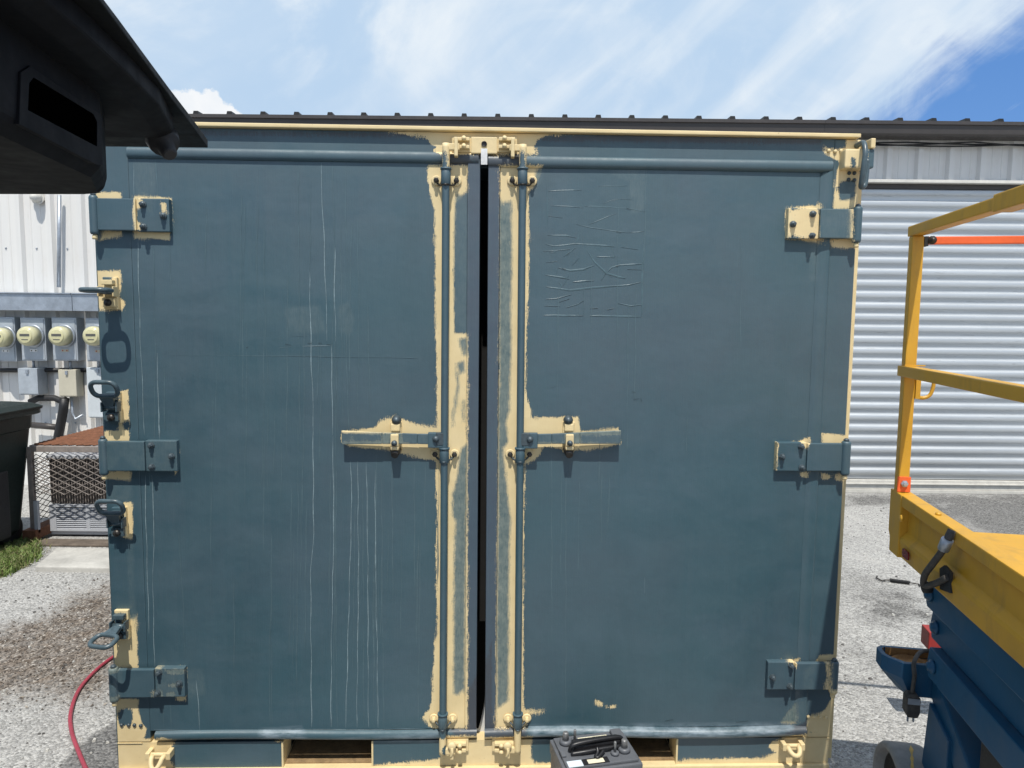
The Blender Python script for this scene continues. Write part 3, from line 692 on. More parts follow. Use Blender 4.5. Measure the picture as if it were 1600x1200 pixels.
def build_bin():
    gx, gy = G(40, 838)
    HD = .40; yb = gy-.02; y0 = yb-.80      # back edge and front edge
    def X(px, py, y): return at_y(px, py, y).x
    xr_t = X(68, 638, yb); xr_b = X(40, 835, yb-.12); zt = zat(68, 634, yb)
    root = tag(empty('trash_bin', (xr_b-.28, yb-.41, 0)), 'dark green almost black plastic trash bin beside the wire mesh cage', 'trash bin')
    ox, oy = xr_b-.28, yb-.41
    rt = xr_t-ox; rb = xr_b-ox
    def ring(hw, hd, z, c=.05, dx=0):
        p = []
        for sx, sy in ((1,-1),(1,1),(-1,1),(-1,-1)):
            for k in range(4):
                a = math.atan2(sy, sx)-math.pi/4+k*math.pi/6
                p.append((dx+sx*(hw-c)+c*math.cos(a), sy*(hd-c)+c*math.sin(a), z))
        return p
    b = MB(); lv = [(rb-.02, .26, .09), (rb, .27, .12), (rt-.055, .36, zt-.16), (rt-.045, .37, zt-.15), (rt-.04, .375, zt-.05)]
    vs_ = [q for a in lv for q in ring(*a)]; n = 16
    b.add(vs_, [(i*n+k, i*n+(k+1)%n, (i+1)*n+(k+1)%n, (i+1)*n+k) for i in range(len(lv)-1) for k in range(n)]+[list(range(n))])
    bd = b.build('bin_body', M['bin_green'], root)
    pn = MB().box(rb-.03, rb+.036, -.22, .10, .1, zt-.42).build('front_panel', M['black_rubber'], bd, bevel=.012)
    r = MB(); lv = [(rt-.01, .40, zt-.052), (rt, .41, zt-.045), (rt, .41, zt-.018)]
    vs_ = [q for a in lv for q in ring(*a)]
    r.add(vs_, [(i*n+k, i*n+(k+1)%n, (i+1)*n+(k+1)%n, (i+1)*n+k) for i in range(2) for k in range(n)]+[list(range(n))[::-1], list(range(2*n, 3*n))]).build('rim', M['bin_green'], root)
    l = MB(); lv = [(rt+.008, .42, zt-.016), (rt+.012, .424, zt+.004), (rt-.04, .38, zt+.03), (rt-.12, .3, zt+.045)]
    vs_ = [q for a in lv for q in ring(*a)]
    l.add(vs_, [(i*n+k, i*n+(k+1)%n, (i+1)*n+(k+1)%n, (i+1)*n+k) for i in range(3) for k in range(n)]+[list(range(n))[::-1], list(range(3*n, 4*n))]).build('lid', M['bin_green'], root, bevel=.004)
    for sx in (-1, 1):
        w = MB().lathe([(.05, -.03), (.11, -.03), (.12, -.02), (.12, .02), (.11, .03), (.05, .03)], (sx*(rb-.06), .20, .12), (1, 0, 0), 20).build('wheel', M['black_rubber'], root)
    MB().cyl((-rb+.06, .20, .12), (rb-.06, .20, .12), .012).build('axle', M['galvanised'], root)
    for sx in (-1, 1): MB().box(sx*(rb-.09)-.03, sx*(rb-.09)+.03, -.24, -.16, 0, .1).build('foot', M['bin_green'], root, bevel=.006)
build_bin()
CGX0, CGY = G(62, 846); CGX0 = at_y(50, 760, CGY).x
CGZ = zat(60, 694, CGY); CGB = .10
CGX1 = CGX0+1.45; CGD = 1.15
def build_cage():
    root = tag(empty('wire_cage', (CGX0, CGY, 0)), 'rusty topped wire mesh cage around the air conditioning unit', 'wire cage')
    w, d, h = CGX1-CGX0, CGD, CGZ; t = .035
    for (x, y) in ((0, 0), (w, 0), (0, d), (w, d)):
        MB().box(x-t/2, x+t/2, y-t/2, y+t/2, CGB, h-.02).build('post', M['frame_weathered'], root, bevel=.003)
    for y in (0, d): MB().box(t/2, w-t/2, y-t/2, y+t/2, h-.055, h-.012).build('top_bar', M['frame_weathered'], root, bevel=.003)
    for x in (0, w): MB().box(x-t/2, x+t/2, t/2, d-t/2, h-.055, h-.012).build('top_bar', M['frame_weathered'], root, bevel=.003)
    MB().box(-.05, .05, -.06, d+.05, .03, CGB).build('base_rail', M['rust_red'], root, bevel=.004)
    MB().box(w-.05, w+.05, -.06, d+.05, .03, CGB).build('base_rail', M['rust_red'], root, bevel=.004)
    # expanded metal: zigzag strands meeting in diamonds
    def strands(P, nu, nv, uu, vv, r):
        """P(a,b): point; diamonds uu wide and vv high"""
        m = MB()
        for j in range(nv):
            pts = [P(i*uu/2, (j+(.5 if i % 2 else 0))*vv*.5*2-0) for i in range(nu+1)]
            m.tube(pts, r, 4, smooth=False, cap=False)
            pts = [P(i*uu/2, (j+(-.5 if i % 2 else 0))*vv*.5*2-0) for i in range(nu+1)]
            m.tube(pts, r, 4, smooth=False, cap=False)
        return m
    zb = .36
    nu = int((w-.03)/.045); nv = int((h-.06-zb)/.046)
    m = strands(lambda a, b: (.015+a, -.006, zb+.02+b), nu, nv, .09, .046, .0042); m.build('front_mesh', M['mesh_grey'], root)
    nu = int((d-.03)/.045)
    strands(lambda a, b: (0, .015+a, .16+b), nu, int((h-.2)/.046), .09, .046, .0034).build('side_mesh', M['mesh_grey'], root)
    nv = int((d-.04)/.05); nu = int((w-.03)/.03)
    strands(lambda a, b: (.015+a, .03+b, h-.004), nu, nv, .06, .05, .006).build('roof_mesh', M['rust_red'], root)
    bl = MB()
    for k in range(1, 4): bl.box(k*w/4-.012, k*w/4+.012, .02, d-.02, h-.03, h-.012)
    bl.build('roof_bar', M['rust_red'], root)
    MB().box(.022, .05, -.03, -.004, CGB-.03, .31).build('slotted_leg', M['unit_grey'], root, bevel=.002)
build_cage()
def build_ac():
    x0, x1, y0, y1, z0, z1 = CGX0+.055, CGX1-.12, CGY+.10, CGY+CGD-.12, .17, .60
    z0 = zat(100, 830, y0); 
    root = tag(empty('air_conditioner', (x0, y0, z0)), 'pale grey louvred air conditioning unit inside the wire mesh cage', 'air conditioner')
    w, d, h = x1-x0, y1-y0, z1-z0
    MB().box(0, w, .03, d, 0, h).build('casing', M['coil_dark'], root, bevel=.008)
    MB().box(-.008, w+.008, .0, d+.01, h+.001, h+.03).build('top_cover', M['unit_grey'], root, bevel=.006)
    MB().box(-.006, w+.006, .015, .029, -.03, .0).build('base_tray', M['unit_grey'], root, bevel=.004)
    gh = .205
    g = MB().box(-.004, .045, .0, .028, 0, gh).box(w-.04, w+.004, .0, .028, 0, gh).box(.045, w-.04, .0, .028, gh-.02, gh).box(.045, w-.04, .0, .028, 0, .014)
    n = 5
    for k in range(1, n): g.box(.045+(w-.085)*k/n-.014, .045+(w-.085)*k/n+.014, .002, .028, .014, gh-.02)
    gr = g.build('grille', M['unit_grey'], root, bevel=.002)
    l = MB(); m = 11
    for k in range(m):
        z = .016+(gh-.04)*k/m; l.add([(.045, .004, z), (w-.04, .004, z), (w-.04, .022, z+.010), (.045, .022, z+.010), (.045, .004, z+.004), (w-.04, .004, z+.004), (w-.04, .022, z+.014), (.045, .022, z+.014)], [(0,3,2,1),(4,5,6,7),(0,1,5,4),(1,2,6,5),(2,3,7,6),(3,0,4,7)])
    l.build('louvre', M['unit_grey'], gr)
    f = MB()
    for k in range(64): f.box(w*(k+.3)/64, w*(k+.55)/64, .012, .029, gh+.01, h-.005)
    f.build('coil_fins', M['frame_weathered'], root)
build_ac()
def build_pads():
    y0 = CGY-.30
    MB().box(CGX0-.04, CGX1+.25, CGY-.055, CGY+CGD+.2, 0, .029).build('hidden', M['slab_concrete'], None, bevel=.01) if False else None
    o = MB().box(CGX0+.06, CGX1+.2, CGY-.12, CGY+.02, 0, zat(110, 851, CGY-.12)).build('timber_sleeper', M['timber_dark'], None, bevel=.008)
    tag(o, 'dark weathered timber sleeper lying under the front of the mesh cage', 'timber')
    q = [G(55, 893), G(250, 893), G(250, 872), G(72, 872)]
    ys = [q[0][1], q[2][1]]
    o = MB().prism([(q[0][0], q[0][1]), (q[1][0], q[0][1]-.02), (q[1][0], ys[1]+.1), (q[3][0], ys[1]+.1)], -.05, .035, axis='z').build('concrete_slab', M['slab_concrete'], None, bevel=.008)
    tag(o, kind='structure')
build_pads()
def build_grass():
    poly = np.array([G(-80, 912), G(0, 903), G(30, 893), G(52, 878), G(60, 862), G(54, 846), G(20, 838), G(-80, 835)])
    lo, hi = poly.min(0), poly.max(0); P = rng.uniform(lo, hi, (16000, 2)); P = P[poly_sd(P, poly)+rng.normal(0, .03, len(P)) > 0][:9000]
    V = []; Fc = []; mi = []
    for x, y in P:
        a = rng.uniform(0, 6.28); h = rng.uniform(.018, .065); w = rng.uniform(.003, .006); l = rng.uniform(.01, .06); b = rng.uniform(0, 6.28)
        dx, dy = math.cos(a)*w, math.sin(a)*w; lx, ly = math.cos(b)*l, math.sin(b)*l; o = len(V)
        V += [(x-dx, y-dy, 0), (x+dx, y+dy, 0), (x+dx*.7+lx*.4, y+dy*.7+ly*.4, h*.65), (x-dx*.7+lx*.4, y-dy*.7+ly*.4, h*.65), (x+lx, y+ly, h)]
        Fc += [(o, o+1, o+2, o+3), (o+3, o+2, o+4)]; k = int(rng.random() < .33); mi += [k, k]
    me = bpy.data.meshes.new('grass'); me.from_pydata(V, [], Fc); me.polygons.foreach_set('material_index', mi); me.materials.append(M['grass_a']); me.materials.append(M['grass_b'])
    o = bpy.data.objects.new('grass', me); COL.objects.link(o); tag(o, kind='stuff')
build_grass()
plain('stone_pale', (.46, .45, .42), .9, var=.3, scale=60); plain('stone_dark', (.13, .125, .12), .9, var=.4, scale=60)
plain('leaf_brown', (.12, .095, .075), .85, var=.5, scale=40); plain('leaf_tan', (.33, .295, .25), .85, var=.3, scale=40)
def build_loose():
    """stones and dry leaf bits lying about on the asphalt"""
    V = []; Fc = []; mi = []
    def stone(x, y, r, m):
        o = len(V); n = 5; a0 = rng.uniform(0, 6.28)
        for k in range(n):
            a = a0+k*6.283/n; q = r*rng.uniform(.7, 1.2); V.append((x+q*math.cos(a), y+q*math.sin(a), .0))
        for k in range(n):
            a = a0+.4+k*6.283/n; q = r*rng.uniform(.5, .9); V.append((x+q*math.cos(a), y+q*math.sin(a), r*rng.uniform(.5, .9)))
        Fc.extend([(o+k, o+(k+1) % n, o+n+(k+1) % n, o+n+k) for k in range(n)]); Fc.append(tuple(range(o+n, o+2*n))); mi.extend([m]*(n+1))
    for lo, hi, cnt in (((-4.2, 2.3), (-1.32, 5.2), 1900), ((1.34, 2.3), (3.6, 6.6), 1700)):
        for x, y in rng.uniform(lo, hi, (cnt, 2)):
            if Vector((x-CLOC.x, y-CLOC.y)).length < 1e-6: continue
            stone(x, y, float(rng.choice([.003, .004, .005, .007, .010], p=[.35, .3, .2, .1, .05])), int(rng.random() < .42))
    soil = np.array([G(-60,1000), G(60,960), G(120,930), G(172,905), G(200,910), G(215,1060), G(150,1085), G(60,1090), G(-80,1110)])
    lo, hi = soil.min(0), soil.max(0); P = rng.uniform(lo, hi, (3200, 2)); P = P[poly_sd(P, soil)+rng.normal(0, .12, len(P)) > 0]
    for x, y in P:
        a = rng.uniform(0, 6.28); l = rng.uniform(.003, .011); w = l*rng.uniform(.25, .5); c, s_ = math.cos(a), math.sin(a); o = len(V)
        for u, v, z in ((-l, 0, .002), (0, -w, rng.uniform(.002, .009)), (l, 0, rng.uniform(.002, .010)), (0, w, rng.uniform(.002, .009))):
            V.append((x+u*c-v*s_, y+u*s_+v*c, z))
        Fc.append((o, o+1, o+2, o+3)); mi.append(2+int(rng.random() < .22))
    me = bpy.data.meshes.new('loose_gravel'); me.from_pydata(V, [], Fc); me.polygons.foreach_set('material_index', mi)
    for k in ('stone_pale', 'stone_dark', 'leaf_brown', 'leaf_tan'): me.materials.append(M[k])
    o = bpy.data.objects.new('loose_gravel', me); COL.objects.link(o); tag(o, kind='stuff')
build_loose()
def smooth_path(pts, n=8):
    P = [Vector(p) for p in pts]; P = [P[0]*2-P[1]]+P+[P[-1]*2-P[-2]]; out = []
    for i in range(1, len(P)-2):
        for k in range(n):
            t = k/n; a, b, c, d = P[i-1], P[i], P[i+1], P[i+2]
            out.append(.5*((2*b)+(c-a)*t+(2*a-5*b+4*c-d)*t*t+(3*b-a-3*c+d)*t*t*t))
    out.append(P[-2]); return out
hp = [G(215, 1005), G(178, 1028), G(150, 1050), G(124, 1080), G(111, 1115), G(112, 1145), G(124, 1180), G(140, 1215), G(170, 1260), G(240, 1330)]
o = MB().tube(smooth_path([(x, y, .008) for x, y in hp]), .0082, 10).build('hose', M['hose_red'])
tag(o, 'red rubber hose curving over the gravel beside the container', 'hose')

# ------------------------------------------------------------------ the container
root = tag(empty('shipping_container', CLOC, YAW), 'large double door steel container half repainted from sand to slate blue', 'container')
P_ = 'container_paint'
PAINT = M[P_]; FLAP = M['flap_paint']
XL, XR = -1.30, 1.30
ZT = CZ(900, 209.5)               # underside of the top lip
ZSEAL = CZ(432, 1159)             # top of the sill
DEPTH = 2.25
def line(x, y0, y1): return CX(x, (y0+y1)/2)
# door outlines (x at top and bottom agree with a vertical line in the container plane)
DLX0 = CX(207, 420); DLX1 = CX(731, 500); DRX0 = CX(780, 500); DRX1 = CX(1303, 250)
GAPX0, GAPX1 = CX(749.5, 500), CX(761, 500)
ZD1 = CZ(757, 240); ZD0 = CZ(700, 1150)
print('door', DLX0, DLX1, DRX0, DRX1, 'z', ZD0, ZD1, 'top', ZT, 'sill', ZSEAL)
# posts
def post(x0, x1, sgn):
    m = MB().gbox(x0, x1, .0, .09, ZSEAL+.002, ZT-.002, step=.010)
    o = m.build('corner_post', PAINT, root, bevel=.004, paint='front'); return o
POST_L = post(XL, DLX0-.0008, -1)
POST_R = post(DRX1+.0008, XR, 1)
m = MB().gbox(XR+.002, XR+.022, .022, .09, .05, ZT-.05, step=.03)
m.build('side_flange', M['sand_paint'], POST_R)
m = MB().box(XL-.018, XL-.002, .03, .09, .05, ZT-.05).build('side_flange', M['container_side'], POST_L)
# header: face, top lip, and a small upper ledge
m = MB().gbox(DLX0, DRX1, .001, .09, ZD1-.022, ZT-.002, step=.010)
HEAD = m.build('header_beam', PAINT, root, paint='front')
MB().gbox(XL, CX(1345, 218, .02), -.022, .09, ZT, ZT+.013, step=.03).build('top_lip', PAINT, HEAD, bevel=.003, paint='bare')
m = MB().box(CX(736, 225, .014), CX(777, 225, .014), -.016, .0005, CZ(757, 240, .014), CZ(757, 214, .014)).build('lock_plate', M['sand_paint'], HEAD, bevel=.003)
hx, hz = C(756.5, 225, .018)
MB().lathe([(.0095, 0), (.0095, .004), (.007, .004), (.007, -.002)], (hx, -.0165, hz), (0, -1, 0), 16).build('hole_rim', M['oily_bolt'], m)
MB().box(CX(751.5, 245, .02), CX(761.5, 245, .02), -.0195, -.0165, CZ(757, 257, .02), CZ(757, 232, .02)).build('white_tag', M['white_lining'], m)
# roof, sides, back, floor
b = MB().box(XL+.01, XR-.01, .09, DEPTH, ZT-.10, ZT+.012); b.build('roof_panel', M['container_side'], root, bevel=.006)
for s in (-1, 1):
    x0, x1 = (XL+.012, XL+.05) if s < 0 else (XR-.05, XR-.012)
    w = MB().box(x0, x1, .091, DEPTH-.05, ZSEAL, ZT-.101)
    for k in range(9):
        y = .25+k*.22; xo = XL-.002 if s < 0 else XR-.014
        w.box(xo if s < 0 else XR-.0119, XL+.0119 if s < 0 else XR+.002, y, y+.09, ZSEAL+.05, ZT-.15)
    w.build('side_wall', M['container_side'], root)
MB().box(XL+.051, XR-.051, DEPTH-.04, DEPTH, ZSEAL, ZT-.101).build('back_wall', M['container_side'], root)
MB().box(XL+.051, XR-.051, .10, DEPTH-.041, ZSEAL-.012, ZSEAL+.02).build('floor_panel', M['interior_shade'], root)
MB().box(XL+.0511, XR-.0511, .30, .31, ZSEAL+.021, ZT-.102).build('gap_shade_sheet', M['interior_shade'], root)  # near-black sheet standing in for the unlit space behind the door gap
# sill with two fork pockets and a bottom ledge
ZL = .047
zp0, zp1 = ZL+.002, CZ(1020, 1155)
pk = [(CX(440, 1175), CX(583, 1175)), (CX(930, 1175), CX(1059, 1172))]
m = MB(); xs = [XL, pk[0][0], pk[0][1], pk[1][0], pk[1][1], XR]
m.gbox(XL, pk[0][0], .002, .06, ZL, ZSEAL, step=.010); m.gbox(pk[0][1], pk[1][0], .002, .06, ZL, ZSEAL, step=.010); m.gbox(pk[1][1], XR, .002, .06, ZL, ZSEAL, step=.010)
SILL = m.build('sill_beam', PAINT, root, paint='front')
MB().box(XL, XR, -.012, .3, 0, ZL-.001).build('bottom_rail', M['sand_paint'], SILL, bevel=.004)
for a, b_ in pk:  # pocket insides coloured near-black for the shade within
    for x0, x1 in ((a-.012, a-.0005), (b_+.0005, b_+.012)): MB().box(x0, x1, .101, DEPTH-.1, ZL, ZSEAL-.013).build('pocket_side', M['interior_shade'], SILL)
    MB().box(a, b_, .301, DEPTH-.1, .012, .03).build('pocket_floor', M['interior_shade'], SILL)
    MB().box(a+.0061, b_-.0061, .02, .30, ZL-.0005, ZL+.004).build('pocket_dirt', M['pocket_rust'], SILL)
    MB().box(a-.0004, a+.006, .0, .10, ZL, ZSEAL-.001).box(b_-.006, b_+.0004, .0, .10, ZL, ZSEAL-.001).build('pocket_lip', M['sand_paint'], SILL)
    MB().box(a, b_, .5, .52, ZL, ZSEAL-.014).build('pocket_back', M['interior_shade'], SILL)
MB().box(XL+.02, XR-.02, .35, DEPTH, .0, .011).build('skid_plate', M['interior_shade'], root)
MB().box(CX(744, 1130), CX(760, 1130), .055, .06, ZSEAL, CZ(750, 1080)).build('inner_lining', M['white_lining'], SILL)

# doors
def ridge_yf(base, z0, z1, hgt, pw=.5):
    def f(x, z):
        t = (z-z0)/(z1-z0)*2-1
        return base-hgt*max(0.0, 1-abs(t)**2.2)**pw
    return f
DRIPS = [  # bright or soft, pixel polylines (left door and left post)
 (1, Z(140,240,2.7276,[(205,370),(211,600),(218,830),(226,1000),(233,1200)])), (0, Z(140,240,2.7276,[(125,400),(118,700),(110,1000)])),
 (1, Z(140,240,2.7276,[(103,860),(108,1000)])), (0, Z(140,240,2.7276,[(138,820),(143,990)])), (1, Z(140,240,2.7276,[(288,850),(292,1000),(296,1200)])),
 (0, Z(140,240,2.7276,[(272,380),(276,640),(281,900)])), (0, Z(140,240,2.7276,[(342,340),(346,560)])),
 (0, Z(140,240,2.7276,[(942,130),(938,500)])), (1, Z(140,240,2.7276,[(938,500),(944,850),(950,1000),(955,1200)])),
 (1, Z(140,240,2.7276,[(986,40),(992,220),(1000,380),(1008,640),(1013,800)])), (0, Z(140,240,2.7276,[(1035,40),(1045,400)])), (1, Z(140,240,2.7276,[(1045,400),(1044,600),(1049,800)])),
 (0, Z(140,240,2.7276,[(1088,40),(1092,300),(1101,600),(1094,900),(1106,1180)])), (1, Z(140,240,2.7276,[(1030,815),(1034,1000),(1036,1200)])),
 (0, Z(140,240,2.7276,[(888,60),(892,600),(896,1200)])), (0, Z(140,240,2.7276,[(1140,280),(1148,600),(1142,1150)])), (0, Z(140,240,2.7276,[(742,300),(745,600),(760,1000)])),
 (0, Z(140,240,2.7276,[(1184,650),(1196,1100)])), (0, Z(140,240,2.7276,[(1060,840),(1052,1000),(1058,1190)])), (0, Z(140,240,2.7276,[(316,900),(322,1180)])),
 (0, Z(140,240,2.7276,[(250,20),(254,170)])), (0, Z(140,240,2.7276,[(280,20),(290,180)])), (0, Z(140,240,2.7276,[(1070,300),(1078,1150)])),
 (1, Z(140,660,2.307,[(250,0),(252,62)])), (1, Z(140,660,2.307,[(200,190),(205,420),(213,700),(216,760)])), (1, Z(140,660,2.307,[(224,190),(233,350),(228,600),(235,880)])),
 (0, Z(140,660,2.307,[(318,380),(335,600),(345,850)])), (0, Z(140,660,2.307,[(750,0),(752,300),(745,1000)])), (0, Z(140,660,2.307,[(736,450),(734,900)])),
 (1, Z(140,660,2.307,[(805,0),(808,400),(797,540),(800,1100)])), (1, Z(140,660,2.307,[(877,50),(880,400),(872,800),(870,1100)])), (0, Z(140,660,2.307,[(890,150),(888,700),(893,1100)])),
 (1, Z(140,660,2.307,[(940,140),(945,280),(935,650),(930,850),(923,1100)])), (1, Z(140,660,2.307,[(967,140),(969,600),(963,1100)])), (1, Z(140,660,2.307,[(998,140),(1003,500),(1005,1100)])),
 (1, Z(140,660,2.307,[(1029,170),(1032,600),(1037,850),(1040,1100)])), (0, Z(140,660,2.307,[(1052,200),(1060,1100)])), (0, Z(140,660,2.307,[(1090,150),(1094,700)])),
 (0, Z(140,660,2.307,[(1170,140),(1172,640)])), (0, Z(140,660,2.307,[(1210,150),(1208,400)])), (0, Z(140,660,2.307,[(655,400),(657,1100)])), (0, Z(140,660,2.307,[(520,560),(522,900)])),
 (0, Z(140,660,2.307,[(265,1000),(268,1105)])), (0, Z(140,660,2.307,[(290,1000),(295,1105)])), (1, Z(140,660,2.307,[(385,930),(392,1020),(398,1110)])), (0, Z(140,660,2.307,[(985,200),(988,1090)])),
 (1, Z(140,660,2.307,[(232,1108),(500,1110),(700,1106),(1000,1107),(1210,1104)])), (0, Z(140,660,2.307,[(128,470),(132,580),(136,690)])), (0, Z(140,660,2.307,[(155,440),(160,560),(166,690)])),
 (0, Z(140,240,2.7276,[(350,858),(800,862),(1400,870)])), (1, Z(140,240,2.7276,[(810,828),(860,822)])), (1, Z(140,240,2.7276,[(905,820),(1028,818)])), (0, Z(140,240,2.7276,[(850,778),(930,776)])),
 (1, Z(140,240,2.7276,[(190,40),(190,185)])), (0, Z(140,240,2.7276,[(560,1080),(595,1115)])),
]
for k in range(46):   # faint runs below the handle and across the door
    x = random.choice([random.uniform(540, 690), random.uniform(230, 660), random.uniform(380, 600)]); y = random.uniform(700, 900) if x > 550 else random.uniform(280, 900); L = random.uniform(80, 380)
    DRIPS.append((0, [(x, y), (x+random.uniform(-2, 2)-.012*L*.5, min(y+L*.5, 1120)), (x-.012*L, min(y+L, 1132))]))
DRIPS_R = [(0, [(884,740),(884,1120)]), (0, [(905,745),(903,900)]), (0, [(940,735),(939,850)]), (0, [(952,740),(950,830)]), (0, [(878,735),(876,900)]), (1, [(1007,903),(1007,926)]), (0, [(1003,952),(1003,962)]),
 (0, [(1010,262),(1006,420)]), (0, [(853,607),(862,605),(873,603)]), (0, [(1288,270),(1270,600)]), (0, [(1282,262),(1282,330)]), (0, [(858,520),(866,521)]), (0, [(862,700),(862,1000)])]
for k in range(26):
    x, y = random.uniform(840, 1230), random.uniform(720, 1110); a = random.uniform(-.5, .5)-.5; L = random.uniform(6, 26)
    DRIPS_R.append((0, [(x, y), (x+L*math.cos(a), y+L*math.sin(a))]))
for k in range(9):
    x = random.uniform(840, 1230); y = random.uniform(300, 800); L = random.uniform(60, 250)
    DRIPS_R.append((0, [(x, y), (x-.01*L, y+L)]))
def ribbon(mb, pts, w, hgt, m, y=-.0006):
    Q = [Vector((*C(px, py),)) for px, py in pts]
    P = []
    for i in range(len(Q)-1):
        n = max(1, int((Q[i+1]-Q[i]).length/.03))
        for k in range(n): P.append(Q[i].lerp(Q[i+1], k/n))
    P.append(Q[-1]); N = len(P)
    ph = random.uniform(0, 9)
    P = [p+Vector((math.sin(i*.9+ph)*.0012+random.uniform(-.0005, .0005), math.cos(i*.7+ph)*.0006)) for i, p in enumerate(P)]
    vs_ = []
    for i, p in enumerate(P):
        d = (P[min(i+1, N-1)]-P[max(i-1, 0)]).normalized(); nn = Vector((-d.y, d.x)); e = min(i, N-1-i)
        ww = w*(.2 if e == 0 else .75+.35*math.sin(i*.37+ph)*math.sin(i*.11+2*ph)+random.uniform(-.2, .2))*.5
        vs_ += [(p.x+nn.x*ww, y, p.y+nn.y*ww), (p.x, y-hgt, p.y), (p.x-nn.x*ww, y, p.y-nn.y*ww)]
    mb.add(vs_, [f for i in range(N-1) for f in ((3*i, 3*i+1, 3*i+4, 3*i+3), (3*i+1, 3*i+2, 3*i+5, 3*i+4))], m, True)
W_ = lambda pts: Z(800, 250, 3.8714, pts)
CREASE = [W_(q) for q in (
 [(235,276),(330,280),(430,288)], [(440,280),(600,285),(715,295),(805,314)], [(555,264),(600,245),(660,236),(725,240)], [(218,340),(305,350)], [(388,388),(470,408),(560,420),(640,433),(715,440)], [(715,438),(760,438),(800,432)], [(720,365),(719,400),(715,438)],
 [(215,455),(320,458),(385,468)], [(470,388),(560,352),(630,325)], [(200,508),(250,520),(320,515),(385,506),(500,515),(620,525)], [(660,528),(760,542)], [(190,552),(270,548),(350,540)], [(310,582),(360,550),(385,530)], [(455,550),(500,620),(570,685),(650,708),(690,715)],
 [(570,685),(600,652),(650,637),(730,632),(800,626)], [(280,652),(350,670),(430,662),(500,635)], [(265,690),(280,652)], [(360,640),(405,590)], [(570,685),(540,730)], [(205,695),(300,712),(345,722)], [(365,738),(495,728)], [(205,768),(350,788),(500,770),(700,758),(775,740)], [(205,842),(270,838),(360,812)], [(285,860),(345,840)],
 [(330,892),(400,872),(435,850)], [(198,882),(290,885)], [(195,940),(320,943),(430,941)], [(470,942),(600,944),(780,948)], [(470,898),(520,895)], [(570,905),(620,895)], [(640,865),(720,882),(785,875)], [(435,905),(435,940)], [(700,660),(790,664)], [(600,520),(620,590),(510,585)], [(215,150),(212,400)], [(220,188),(420,182)], [(520,158),(700,156)], [(285,740),(300,760),(285,780)], [(205,620),(270,612)],
 [(800,150),(806,400),(790,640),(785,950)], [(400,410),(400,470),(385,510)], [(250,520),(262,560),(225,560)], [(340,700),(310,760)])]
GOUGE_R = [W_([(330,572),(350,560)]), W_([(630,434),(660,438)]), W_([(625,643),(650,638)]), W_([(585,696),(610,703)]), W_([(690,292),(720,300)]), W_([(300,656),(325,664)]), [(987,612),(992,613)], [(990,624),(999,623)], [(1001,622),(1002,627)], [(1040,1126),(1052,1124)], [(1150,1128),(1170,1126)]]
GOUGE_L = [Z(140,240,2.7276,[(668,828),(676,824)]), Z(140,240,2.7276,[(832,812),(858,816)]), Z(140,240,2.7276,[(930,808),(950,809)]), Z(140,240,2.7276,[(1008,812),(1028,813)]), Z(140,240,2.7276,[(975,808),(990,809)])]

